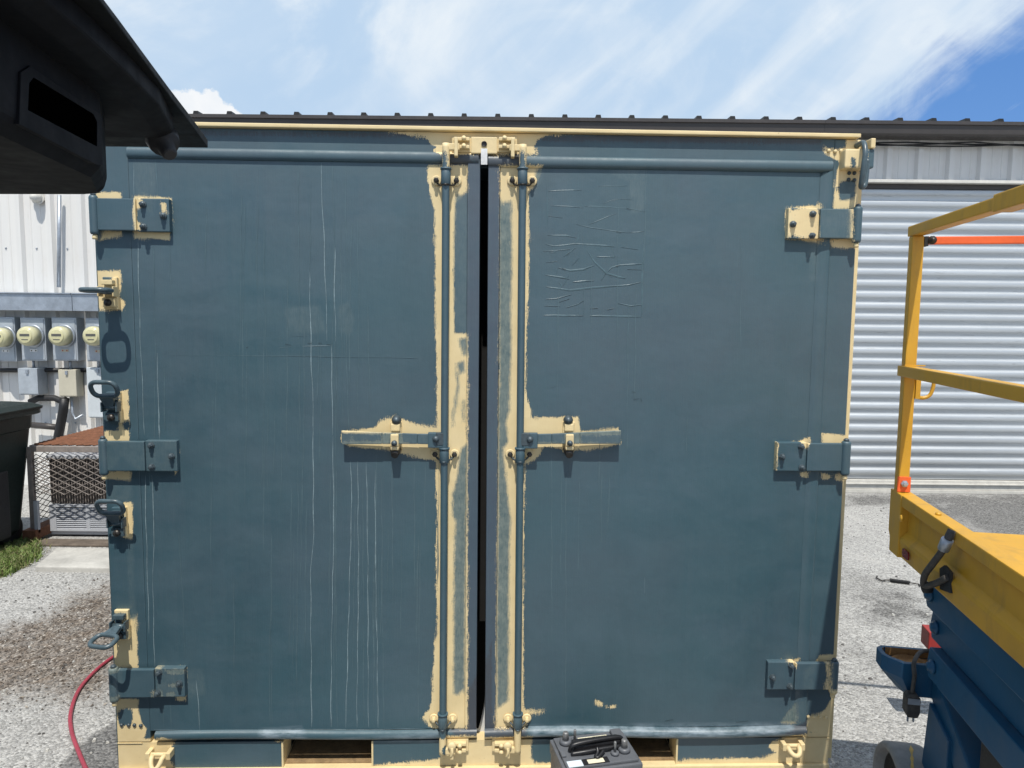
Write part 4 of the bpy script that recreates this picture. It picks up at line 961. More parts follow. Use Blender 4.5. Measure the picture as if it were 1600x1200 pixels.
def door(x0, x1, left):
    zt0, zt1 = CZ(900, 264, .0), ZD1          # top seal band
    zb0, zb1 = ZD0-.006, CZ(600, 1139)
    if left: zt0 = CZ(450, 252)
    mb = MB()
    nx = int((x1-x0)/.0085); nz = int((zt0-zb1)/.0085)
    mb.grid(np.linspace(x0, x1, nx), np.linspace(zb1, zt0, nz), lambda x, z: 0.0003*math.sin(x*7+z*3)+.0003*math.sin(z*9-x*4))
    k = len(mb.v)
    mb.box(x0+.0002, x1-.0002, .006, .05, zb1, zt0)
    for kind, pts in (DRIPS if left else DRIPS_R):
        q = [a for a in pts]
        if (min(CX(a[0], a[1]) for a in q) < x0): continue
        ribbon(mb, q, (.0026 if kind else .0024), .00012, 1 if kind else 2, -.0009)
    for q in ([] if left else CREASE): ribbon(mb, q, .0062, .0012, 3, .0002)
    for q in (GOUGE_L if left else GOUGE_R): ribbon(mb, q, .0055, .0002, 4, -.0022)
    d = mb.build('door', [PAINT, M['drip_bright'], M['drip_soft'], M['crease_paint'], M['dark_gouge']], root, paint='front', fix=False)
    # folded seals along the top, the bottom and the outer edge
    def seal(a, b_, z0, z1, hgt, sag=0.0, inner=None, layer='front'):
        n = max(2, int((b_-a)/.012)); xs = np.linspace(a, b_, n); zs = np.linspace(z0, z1, 11)
        f = ridge_yf(-.0015, z0, z1, hgt); m = MB()
        v = []; 
        for z in zs:
            for x in xs:
                zz = z
                if inner is not None:      # mitre: the band narrows toward its outer corner
                    pass
                v.append((x, f(x, z)-sag*math.sin(x*3+1)*.0, zz+sag*math.sin((x-a)/(b_-a)*math.pi*2.2)))
        m.add(v, [(j*n+i, j*n+i+1, (j+1)*n+i+1, (j+1)*n+i) for j in range(10) for i in range(n-1)], 0, True)
        return m.build('door_seal', PAINT, d, paint=layer, p=.015, fix=False)
    if left:
        seal(x0, CX(748, 245), zt0+.0005, CZ(450, 232.5, .01), .011)
        seal(x0+.02, CX(745, 1145), zb0, zb1-.0005, .014, .003)
    else:
        seal(CX(763, 250), CX(1302, 256, .01), zt0+.0005, CZ(900, 244, .01), .012)
        seal(CX(757, 1145), x1-.003, zb0, zb1+.004, .022, .005)
        xa, xb = CX(1284, 262), x1
        m = MB(); zs = np.linspace(zb1+.006, CZ(1300, 262), 200)
        xs = [xa-.004, xa, xa+.006, xb-.008, xb-.002, xb]; yy = [-.001, -.002, -.006, -.010, -.008, 0]
        m.add([(x if j < 199 else x, y, z-(max(0, (1-(x-xa)/(xb-xa)))*.03 if j == 199 else 0)) for j, z in enumerate(zs) for x, y in zip(xs, yy)], [(j*6+i, j*6+i+1, (j+1)*6+i+1, (j+1)*6+i) for j in range(199) for i in range(5)], 0, True)
        m.build('door_seal', PAINT, d, paint='front', fix=False)
    return d
DL = door(DLX0, DLX1, True); DR = door(DRX0, DRX1, False)
# rubber flaps each side of the gap
def flap(a0, a1, b0, b1, d):
    zb, zt = CZ(750, 1150), CZ(757, 246)
    n = 130; m = MB(); xs_ = lambda t, u: (a0+(a1-a0)*u)*(1-t)+(b0+(b1-b0)*u)*t
    us = [0, .05, .5, .96, 1]; ys = [-.001, -.006, -.0062, -.006, .02]
    if d is DR: ys = ys[::-1]
    v = [(xs_(1-j/(n-1), u), y, zb+(zt-zb)*j/(n-1)) for j in range(n) for u, y in zip(us, ys)]
    m.add(v, [(j*5+i, j*5+i+1, (j+1)*5+i+1, (j+1)*5+i) for j in range(n-1) for i in range(4)], 0, False)
    return m.build('rubber_flap', FLAP, d, paint='front', fix=False)
FL = flap(CX(730, 300), GAPX0, CX(726, 1100), CX(744.8, 1100), DL)
FR = flap(GAPX1, CX(781, 300), CX(757.5, 1100), CX(775, 1100), DR)
# black inner gasket whose lower end curls away
g0 = C(757.5, 1095, -.03); g1 = C(746, 1138, -.03)
gk = MB().prism([(GAPX0-.01, g1[1]), (g1[0]+.004, g1[1]), (g1[0]+.013, g1[1]+.035), (g0[0]-.004, g0[1]-.02), (g0[0]+.003, g0[1]+.05), (g0[0]+.004, g0[1]+.3), (GAPX0-.004, g0[1]+.3)], .030, .040)
gk.build('inner_gasket', M['pull_dark'], DL)

# hinges
def hinge(px, sgn, d, bolts, layer='hinge'):
    """px: barrel outer x, barrel inner x, strap/pad border x, pad end x, top y, bottom y"""
    bo, bi, sb, pe, yt, yb = px
    pr = .030; ym = (yt+yb)/2
    z0, z1 = CZ((bo+pe)/2, yb, .03), CZ((bo+pe)/2, yt, .03)
    xo, xi = CX(bo, ym, .03), CX(bi, ym, .03); xs, xe = CX(sb, ym, .028), CX(pe, ym, .02)
    m = MB()
    a, b_ = sorted((xi-sgn*.004, xs)); m.gbox(a, b_, -.030, -.012, z0+.002, z1-.002, step=.008)
    h = m.build('hinge', PAINT, d, bevel=.003, paint=layer, p=.03)
    a, b_ = sorted((xs+sgn*.0005, xe)); MB().gbox(a, b_, -.023, .002, z0, z1, step=.008).build('pad', PAINT, h, bevel=.003, paint=layer, p=.02)
    rc = abs(xi-xo)/2; xc = (xo+xi)/2; bm_ = MB()
    zz = np.linspace(z0-.012, z1+.006, 22)
    bm_.tube([(xc, -.026, z) for z in zz], [rc*.8]+[rc]*20+[rc*.8], 18)
    bm_.build('barrel', PAINT, h, paint=layer, p=.03)
    MB().lathe([(rc*.55, 0), (rc*.6, .004), (rc*.6, .012), (rc*.3, .016), (0, .016)], (xc, -.026, z0-.028), (0, 0, 1), 12).build('pin_head', M['sand_paint'] if layer == 'hinge' else M['bolt_metal'], h)
    MB().lathe([(rc*.6, 0), (rc*.6, .006), (rc*.3, .010), (0, .010)], (xc, -.026, z1+.006), (0, 0, 1), 12).build('pin_head', M['bolt_metal'], h)
    # leaf reaching back to the post
    a, b_ = sorted((xo+sgn*.004, xi)); MB().box(a, b_, -.012, .004, z0+.006, z1-.006).build('post_leaf', M['bolt_metal'], h)
    for bx, by in bolts:
        x, z = C(bx, by, .03)
        MB().lathe([(.0115, -.004), (.0115, .004), (.0085, .005), (.0085, .012), (.0055, .014), (.0055, .020), (0, .021)], (x, -.0232, z), (0, -1, 0), 6 if random.random() < .6 else 10, smooth=False).build('bolt', M['bolt_metal'], h)
hinge((139, 152.5, 212, 265, 309, 361), 1, DL, [(222, 319), (254, 337), (223, 354)])
hinge((154, 167.5, 226, 277, 689, 737), 1, DL, [(235, 696), (267, 713), (236, 730)])
hinge((170, 184.5, 241, 289, 1046, 1091), 1, DL, [(247, 1052), (279, 1069), (245, 1084)])
hinge((1347, 1333.5, 1281, 1231, 325, 373), -1, DR, [(1271, 334), (1240, 350), (1270, 368)])
hinge((1329, 1315, 1261, 1213, 692, 737), -1, DR, [(1253, 698), (1223, 714), (1254, 731)])
hinge((1310, 1297, 1242, 1199, 1036, 1079), -1, DR, [(1237, 1041), (1208, 1059), (1235, 1073)])

# lock rods, their guides, keepers and handles
def lock_rod(pt, pb, d, sgn):
    """sgn +1: middle of the container lies to the right of the rod"""
    yr = -.034; r = .0125
    xt, zt = C(*pt, .034); xb, zb = C(*pb, .034)
    n = 160; path = [(xt+(xb-xt)*k/(n-1), yr, zt+(zb-zt)*k/(n-1)) for k in range(n)]
    rod = MB().tube(path, r, 16).build('lock_rod', PAINT, d, paint='rod', p=.034)
    xf = lambda z: xt+(xb-xt)*(z-zt)/(zb-zt)
    # short cam arms that turn into the keepers
    for z, up in ((zt-.012, True), (zb+.010, False)):
        x = xf(z); px = sgn
        cm = MB()
        cm.box(min(x, x+px*.045), max(x, x+px*.045), yr-.006, yr+.010, z-.010, z+.012)
        cm.box(min(x+px*.028, x+px*.040), max(x+px*.028, x+px*.040), yr-.018, yr+.014, z-(.032 if up else .022), z+(.030 if up else .02))
        cm.build('cam_arm', M['sand_paint'], rod, bevel=.003)
    # guides
    for by in ((276, 'front'), (712, 'front'), (1126, 'front')):
        z = CZ(pt[0], by[0], .034); x = xf(z)
        g = MB().tube([(x, yr, z-.026), (x, yr, z-.024), (x, yr, z+.024), (x, yr, z+.026)], [.0150, .0165, .0165, .0150], 18).build('rod_guide', PAINT, rod, paint='teal' if by[0] != 1126 else 'worn')
        MB().tube([(x, yr, z+.0225), (x, yr, z+.0285)], .019, 18).build('collar', PAINT, g, paint='teal')
        st = MB(); zz = z-.008 if by[0] != 712 else z+.0
        st.tube(smooth_path([(x-.036, -.006, zz), (x-.030, -.007, zz-.010), (x-.018, -.018, zz-.018), (x, -.052, zz-.020), (x+.018, -.018, zz-.018), (x+.030, -.007, zz-.010), (x+.036, -.006, zz)], 5), .0032, 8)
        st.build('strap_rod', M['oily_bolt'] if by[0] == 276 else M['bolt_metal'], g)
        for s in (-1, 1): MB().lathe([(.017, 0), (.017, .004), (.014, .006)], (x+s*.034, -.002, zz), (0, -1, 0), 18).build('guide_ear', M['sand_paint'], g)
        for s in (-1, 1):
            MB().lathe([(.0095, 0), (.0095, .007), (.006, .008), (.006, .016), (0, .017)], (x+s*.034, -.0085, zz), (0, -1, 0), 6, smooth=False).build('nut', M['oily_bolt'] if by[0] < 800 else M['sand_paint'], g)
    return xf
xfl = lock_rod((697, 224), (691.5, 1178), DL, 1)
xfr = lock_rod((817, 226), (808.5, 1176), DR, -1)
def keeper(px0, px1, py0, py1, sgn, par):
    a, z1 = C(px0, py0, .01); b_, z0 = C(px1, py1, .01)
    k = MB().box(a, b_, -.010, .0015, z0, z1).build('cam_keeper', M['sand_paint'], par, bevel=.003)
    w = b_-a
    j = MB()
    e = a if sgn > 0 else b_
    for f, l in ((.30, .034), (.62, .03)):
        x = e+sgn*0*w+( .0); 
    xx = a+w*(.62 if sgn > 0 else .38)
    for zz in (z0+(z1-z0)*.28, z0+(z1-z0)*.78):
        j.box(a+w*.10, b_-w*.10, -.030, -.0105, zz-.006, zz+.006)
        j.lathe([(.008, 0), (.008, .012), (0, .014)], (xx, -.030, zz), (0, -1, 0), 10)
    j.build('jaw', M['sand_paint'], k, bevel=.0025)
    return k
keeper(706, 737, 213.5, 238, 1, HEAD); keeper(776, 808, 213.5, 238, -1, HEAD)
k1 = keeper(697, 732, 1154.5, 1174, 1, SILL); k2 = keeper(769, 806, 1154.5, 1174, -1, SILL)
for kp, px in ((k1, 706), (k2, 793)):
    x, z = C(px, 1166, .045)
    MB().lathe([(.012, 0), (.015, .006), (.015, .014), (.008, .018), (0, .018)], (x, -.034, z), (0, -1, 0), 14).build('lock_pin', M['sand_paint'], kp)
    MB().tube(smooth_path([(x, -.05, z-.004), (x+.002, -.054, z-.018), (x-.003, -.05, z-.036)], 5), .005, 8).build('pin_tail', M['sand_paint'], kp)

def lever(pts, d, sgn, hub, xf):
    """pts: pixel x of hub inner edge, arm end, catch, grip start, grip end, and mid y at hub and end"""
    xh, xa, xc, xg, xe, yh, ye = pts; p = .032
    def mid(px): return yh+(ye-yh)*(px-xh)/(xe-xh)
    m = MB()
    def bar(xa_, xb_, hw0, hw1, y0, y1, step=.008):
        n = max(2, int(abs(CX(xb_, 690, p)-CX(xa_, 690, p))/step)+2); v = []
        for i in range(n):
            t = i/(n-1); px = xa_+(xb_-xa_)*t; x, z = C(px, mid(px), p); h = hw0+(hw1-hw0)*t
            v += [(x, y0, z-h), (x, y0, z-h*.3), (x, y0, z+h*.3), (x, y0, z+h), (x, y1, z+h), (x, y1, z-h)]
        f = [(i*6+k, i*6+(k+1) % 6, (i+1)*6+(k+1) % 6, (i+1)*6+k) for i in range(n-1) for k in range(6)]+[[0, 1, 2, 3, 4, 5], [(n-1)*6+k for k in range(6)][::-1]]
        m.add(v, f)
    bar(xh, xa, .018, .018, -.036, -.026); bar(xa, xg, .018, .020, -.0355, -.0265); bar(xg, xe, .020, .024, -.0365, -.0260)
    lv = m.build('handle_lever', PAINT, d, bevel=.003, paint='lever', p=p)
    h = MB()
    a, b_ = sorted((CX(hub[0], 688, p), CX(hub[1], 688, p))); z0, z1 = CZ(hub[0], hub[3], p), CZ(hub[0], hub[2], p)
    h.gbox(a, b_, -.044, -.022, z0, z1, step=.008); hb = h.build('hub_plate', PAINT, lv, bevel=.003, paint='teal')
    x, z = C((hub[0]+hub[1])/2, (hub[2]+hub[3])/2, .06)
    MB().lathe([(.012, 0), (.011, .006), (.006, .011), (0, .012)], (x, -.044, z), (0, -1, 0), 14).build('rivet', M['bolt_metal'], hb)
    # clevis joining the hub to the rod
    xr = xf(z); MB().box(min(x, xr), max(x, xr), -.046, -.030, z-.022, z+.022).build('clevis', M['bolt_metal'], hb, bevel=.003)
    return lv
LV1 = lever((672, 652, 620, 597, 534, 686, 683.5), DL, -1, (669, 692, 675.5, 699), xfl)
LV2 = lever((840, 862, 886, 906, 970, 686, 683), DR, 1, (817, 840, 676, 700), xfr)
def catch(px, lv, d):
    """upright catch holding the lever on the door"""
    x0, zt = C(px-8, 660, .02); x1, zb = C(px+10, 708, .02); xm = (x0+x1)/2
    zc = CZ(px, 686, .05)
    c = MB().box(x0, x1, -.010, .0025, zb, zt).build('lever_catch', M['sand_paint'], d, bevel=.004)
    MB().box(xm-.016, xm+.016, -.026, -.0105, zc+.022, zt-.004).build('catch_block', M['sand_paint'], c, bevel=.005)
    MB().box(xm-.014, xm+.014, -.048, -.0105, zc-.040, zc-.0265).box(xm-.014, xm+.014, -.049, -.0375, zc-.026, zc+.016).build('catch_hook', M['sand_paint'], c, bevel=.004)
    x, z = C(px+1, 658, .04)
    MB().lathe([(.017, 0), (.017, .006), (.012, .012), (.012, .016), (0, .018)], (x, -.012, z), (0, -1, 0), 14).build('bolt', M['bolt_metal'], c)
    MB().lathe([(.010, 0), (.010, .012), (0, .015)], (xm, -.048, zc-.014), (0, -1, 0), 10).build('bolt', M['bolt_metal'], c)
    x, z = C(px, 707, .04); MB().tube([(xm, -.012, zb+.012), (xm, -.045, zb-.004)], [.020, .012], 12).build('catch_knob', M['oily_bolt'], c)
catch(617, LV1, DL); catch(888, LV2, DR)

# tie-down rings on the left post
def ring_link(angle, w=.084, hgt=.056, r=.0080, neck=.045):
    """link lying in a plane through the pivot; angle 0 hangs down, 90 sticks straight out, 180 stands up"""
    m = MB(); pts = []
    cc = .022
    for cx_, cy_, a0 in ((w/2-cc, neck+hgt-cc, 0), (-(w/2-cc), neck+hgt-cc, 90), (-(w/2-cc), neck+cc, 180), (w/2-cc, neck+cc, 270)):
        for k in range(6):
            a = R(a0+k*18); pts.append((cx_+cc*math.cos(a), cy_+cc*math.sin(a)))
    s_, c_ = math.sin(R(angle)), math.cos(R(angle))
    T = lambda u, v, n=0: (u, -v*s_-n*c_, -v*c_+n*s_)
    m.tube([T(u, v) for u, v in pts], r, 10, closed=True)
    # triangular neck
    o = []
    tri = [(-.016, 0), (.016, 0), (.016, .012), (.026, neck+.006), (-.026, neck+.006), (-.016, .012)]
    m.add([T(u, v, -.006) for u, v in tri]+[T(u, v, .006) for u, v in tri], [list(range(6)), list(range(11, 5, -1))]+[(i, i+6, (i+1) % 6+6, (i+1) % 6) for i in range(6)])
    m.cyl(T(-.022, 0), T(.022, 0), .009, 10)
    return m
def tie_ring(px, py, angle, par, flip=1, tw=0.0, layer='lug', body='lug'):
    x, z = C(px, py, .03)
    g = empty('tie_down_ring', (x, -.032, z)); g.parent = par
    k = MB().gbox(x-.024, x+.024, -.014, .001, z-.058, z+.05, step=.007)
    lug = MB()
    k.build('lug_plate', PAINT, g, bevel=.003, paint=layer, p=.014).matrix_parent_inverse = Matrix.Translation((-x, .032, -z))
    lug.box(-.027, -.0225, -.014, .018, -.016, .018); lug.box(.0225, .027, -.014, .018, -.016, .018); lug.box(-.021, .021, .004, .018, -.050, -.020); lug.box(-.019, .019, -.004, .018, .024, .040)
    lug.build('lug', M['sand_paint'] if body == 'bare' else M['hook_steel'], g, bevel=.003)
    MB().lathe([(.012, 0), (.012, .008), (0, .010)], (0, .004, -.036), (0, -1, 0), 10).build('bolt', M['oily_bolt'], g)
    rl = ring_link(angle).build('ring', M['hook_steel'], g)
    rl.rotation_euler = (0, 0, tw)
    return g
tie_ring(168, 456, 92, POST_L, body='bare', tw=.05); tie_ring(173, 636, 152, POST_L); tie_ring(182, 817, 152, POST_L); tie_ring(186, 978, 72, POST_L, tw=-.25)
# corner fitting with a hanging ring, top right
x0, z1 = C(1321, 232, .04); x1, z0 = C(1365, 263, .04)
cf = MB().gbox(x0, x1, -.042, .03, z0, z1, step=.008).build('corner_fitting', PAINT, POST_R, bevel=.006, paint='corner', p=.04)
rx, rzz = C(1353, 224, .055); rx2, rz2 = C(1350, 292, .055)
rg = smooth_path([(rx-.004, .0, rzz+.004), (rx-.004, -.045, rzz+.004), (rx-.008, -.068, rzz-.03), (rx-.012, -.072, rzz-.08), (rx-.012, -.064, rz2+.02), (rx-.008, -.055, rz2), (rx+.006, -.050, rz2+.008), (rx+.012, -.046, rz2+.05), (rx+.014, -.044, rzz-.05)], 6)
MB().tube(rg, .0088, 12).build('hanging_ring', M['hook_steel'], cf)
MB().box(x1-.018, x1-.002, -.05, .04, z1+.0005, z1+.034).build('ring_lug', M['sand_paint'], cf, bevel=.004)
# rivets at the corners of the frame
for px, py in ((1296, 235), (1306, 236), (1315, 235), (1328, 270), (1336, 270), (1327, 280), (1336, 281), (1264, 1121), (1273, 1121), (1282, 1122), (1291, 1122)):
    x, z = C(px, py, .006); MB().lathe([(.0068, 0), (.006, .004), (.003, .006), (0, .0062)], (x, -.0005, z), (0, -1, 0), 12).build('rivet', M['sand_paint'] if py > 1000 or py < 240 else M['bolt_metal'], POST_R)
for px, py in ((189, 1134), (200, 1134), (209, 1134), (219, 1135)):
    x, z = C(px, py, .006); MB().lathe([(.0068, 0), (.006, .004), (.003, .006), (0, .0062)], (x, -.0005, z), (0, -1, 0), 12).build('rivet', M['bolt_metal'], POST_L)
# shackles on the sill
def shackle(pxs, py, drop, sw, par):
    (xa, z), (xb, _) = C(pxs[0], py, .03), C(pxs[1], py, .03)
    s = MB(); xm = (xa+xb)/2; w = (xb-xa)/2
    s.cyl((xa-.006, -.022, z), (xb+.006, -.022, z), .007, 10)
    for x in (xa, xb): s.box(x-.008, x+.008, -.036, .0025, z-.014, z+.012)
    o = s.build('shackle', M['sand_paint'], par, bevel=.003)
    pts = [(xm-w*.62+sw*0, -.024, z)]+[(xm+sw*(1-math.cos(t))*.5-w*.62*math.cos(t), -.030-.028*math.sin(t), z-drop*math.sin(t)) for t in np.linspace(.25, math.pi-.25, 11)]+[(xm+w*.62, -.024, z)]
    MB().tube(pts, .0085, 10).build('shackle_bow', M['sand_paint'], o)
shackle((231, 263), 1181, .035, -.006, SILL); shackle((1226, 1254), 1167, .018, .0, SILL)
# lower step of the post feet
for a, b_ in ((XL, CX(222, 1158)), (CX(1262, 1145), XR)):
    MB().box(a, b_, -.0015, .0015, ZSEAL-.003, ZSEAL).build('foot_seam', M['sand_paint'], SILL)

# ------------------------------------------------------------------ battery on the ground in front of the container
plain('battery_grey', (.115, .122, .136), .45, var=.18, scale=14, bumps=.12)
plain('battery_black', (.014, .014, .016), .38, var=.3, scale=30)
plain('lead_grey', (.26, .26, .26), .45, metal=.5, var=.3, scale=60)
plain('label_cream', (.74, .69, .52), .5, var=.1, scale=40)
plain('label_ice', (.66, .74, .80), .45, var=.06, scale=40)
def build_battery():
    q = [at_z(*c, .28) for c in ((865, 1152), (972, 1140), (1000, 1184), (882, 1200))]
    c = (q[0]+q[1]+q[2]+q[3])/4; u = ((q[1]-q[0])+(q[2]-q[3])).normalized(); rz = math.atan2(u.y, u.x)
    root = tag(empty('battery', (c.x, c.y, 0), rz), 'grey deep cycle battery with black lifting strap on the ground before the container', 'battery')
    w, d, H = .126, .088, .28
    b = MB().box(-w, w, -d, d, 0, H-.058)
    for k in range(5): b.box(-w+.02, w-.02, -d-.003, -d-.0002, .02+k*.036, .034+k*.036)
    b.build('case', M['battery_grey'], root, bevel=.005)
    l = MB().box(-w-.004, w+.004, -d-.004, d+.004, H-.0575, H-.012)
    l.build('lid', M['battery_grey'], root, bevel=.005)
    t = MB().prism([(-w+.006, -d+.006), (w-.006, -d+.006), (w-.006, d-.006), (-w+.006, d-.006)], H-.0118, H-.002, axis='z').build('top_plate', M['battery_grey'], root, bevel=.003)
    MB().box(w-.05, w-.012, .02, d-.012, H-.0018, H+.010).box(-w+.004, -w+.020, -.03, .005, H-.0018, H+.006).build('corner_rib', M['battery_grey'], t, bevel=.003)
    # vent manifold with strap
    v = MB().box(-.075, .085, -.012, .028, H-.0019, H+.022); v.build('vent_cap', M['battery_black'], root, bevel=.006)
    s = MB(); s.tube(smooth_path([(-.088, -.005, H+.004), (-.080, -.010, H+.024), (-.03, -.010, H+.031), (.04, -.006, H+.031), (.085, -.002, H+.026), (.094, .0, H+.004)], 6), .0075, 8)
    s.tube(smooth_path([(-.09, -.024, H+.004), (-.04, -.03, H+.010), (.02, -.028, H+.012), (.07, -.024, H+.010), (.094, -.018, H+.004)], 6), .007, 8)
    s.tube(smooth_path([(-.004, -.03, H+.02), (-.006, -.042, H+.010), (-.016, -.052, H+.004), (-.008, -.056, H+.004), (.018, -.036, H+.012)], 5), .006, 8)
    s.build('lifting_strap', M['battery_black'], root)
    for nm, (x, y), stud in (('terminal', (-.088, .045), True), ('terminal', (.088, -.032), True)):
        MB().lathe([(.021, 0), (.020, .010), (.016, .014)], (x, y, H-.002), (0, 0, 1), 18).build('terminal_base', M['battery_grey'], root)
        MB().lathe([(.0115, 0), (.0095, .022), (.008, .025), (0, .025)], (x, y, H+.012), (0, 0, 1), 16).build(nm, M['lead_grey'], root)
        x2 = x+(.032 if x < 0 else -.036); y2 = y+(.0 if x < 0 else -.012)
        MB().lathe([(.014, 0), (.014, .008), (.010, .010)], (x2, y2, H-.002), (0, 0, 1), 14).build('terminal_base', M['battery_grey'], root)
        MB().lathe([(.0045, 0), (.0045, .032), (.003, .034), (0, .034)], (x2, y2, H+.008), (0, 0, 1), 10).build('stud', M['lead_grey'], root)
    MB().box(-.114, -.066, -.083, -.053, H-.0016, H+.0004).build('white_label', M['label_ice'], root)
    lb = MB().box(-.063, .022, -.080, -.052, H-.0016, H+.0003).build('dark_label', M['battery_black'], root)
    MB().box(-.048, .006, -.078, -.058, H+.0004, H+.0012).build('cream_print', M['label_cream'], lb)
    l2 = MB().box(-.06, .06, .036, .062, H-.0016, H+.0006).build('rear_label', M['label_cream'], root)
    m = MB()
    for k in range(16): m.box(.008+k*.003, .0095+k*.003+(k % 3)*.0004, .040, .058, H+.0007, H+.0013)
    m.box(-.055, -.012, .052, .056, H+.0007, H+.0013).box(-.055, -.02, .043, .047, H+.0007, H+.0013); m.build('label_print', M['print_dark'], l2)
build_battery()

# ------------------------------------------------------------------ scissor lift on the right
def make_lift_paint(name, col, rough, spec=.5, grime=.35):
    """enamel with grime, chips and rubbed edges"""
    m, t, b = mat(name); oc = t.new('ShaderNodeTexCoord').outputs['Object']
    n = t.noise(oc, 5, 5, .6); fn = t.noise(oc, 70, 4, .7)
    c = t.mix(t.map(n, .3, .7), tuple(x*.86 for x in col), tuple(min(x*1.08, .9) for x in col))
    dirt = t.map(t.noise(t.scale(oc, 6, 6, 1.5), 1.2, 6, .7, .5), .52, .72); c = t.mix(t.math('MULTIPLY', dirt, grime), c, (.13, .105, .07)); b.inputs['Specular IOR Level'].default_value = spec
    c = t.mix(t.map(fn, .70, .76, 0, .75), c, (.12, .09, .06))
    sc2 = t.map(t.noise(t.scale(oc, 90, 5, 90, (.3, .2, .5)), 1, 3, .6), .70, .76); c = t.mix(t.math('MULTIPLY', sc2, .4), c, tuple(min(x*1.3+.06, .9) for x in col))
    t.put(b.inputs['Base Color'], c); t.put(b.inputs['Roughness'], t.map(n, .3, .7, rough-.06, rough+.18)); bump(t, b, t.math('ADD', t.noise(oc, 90, 3, .6), t.math('MULTIPLY', n, 3)), .10, .002)
make_lift_paint('lift_yellow', (.60, .325, .028), .40)
make_lift_paint('lift_blue', (.005, .072, .155), .40, .4, .12)
plain('lift_orange', (.80, .13, .03), .5, var=.12, scale=14)
plain('tray_rust', (.42, .24, .09), .85, var=.55, scale=30, bumps=.6, col2=(.16, .075, .03))
plain('tyre_grey', (.24, .237, .228), .8, var=.3, scale=22, bumps=.35)
plain('scuff_yellow', (.55, .36, .10), .7, var=.3, scale=40)
plain('reflector_red', (.20, .012, .01), .2)
plain('loom_grimy', (.06, .055, .05), .65, var=.6, scale=60, bumps=.4)
plain('red_block', (.33, .035, .03), .5, var=.2)
LO = at_y(1396, 765, 2.27); LZ = LO.z
LA = R(10.0)
LF = empty('scissor_lift', (LO.x, LO.y, 0), -LA)
tag(LF, 'blue and yellow scissor lift with guardrails parked right of the container', 'scissor lift')
LI = Matrix.Rotation(LA, 3, 'Z')
def LP(px, py, u):
    """pixel -> (v, z) on the lift's upright plane u metres from its left edge"""
    v = LI @ ray(px, py); c = LI @ (CAM-Vector((LO.x, LO.y, 0))); t = (u-c.x)/v.x; q = c+v*t; return (q.y, q.z)
def LV(px, py, vv):
    v = LI @ ray(px, py); c = LI @ (CAM-Vector((LO.x, LO.y, 0))); t = (vv-c.y)/v.y; q = c+v*t; return (q.x, q.z)
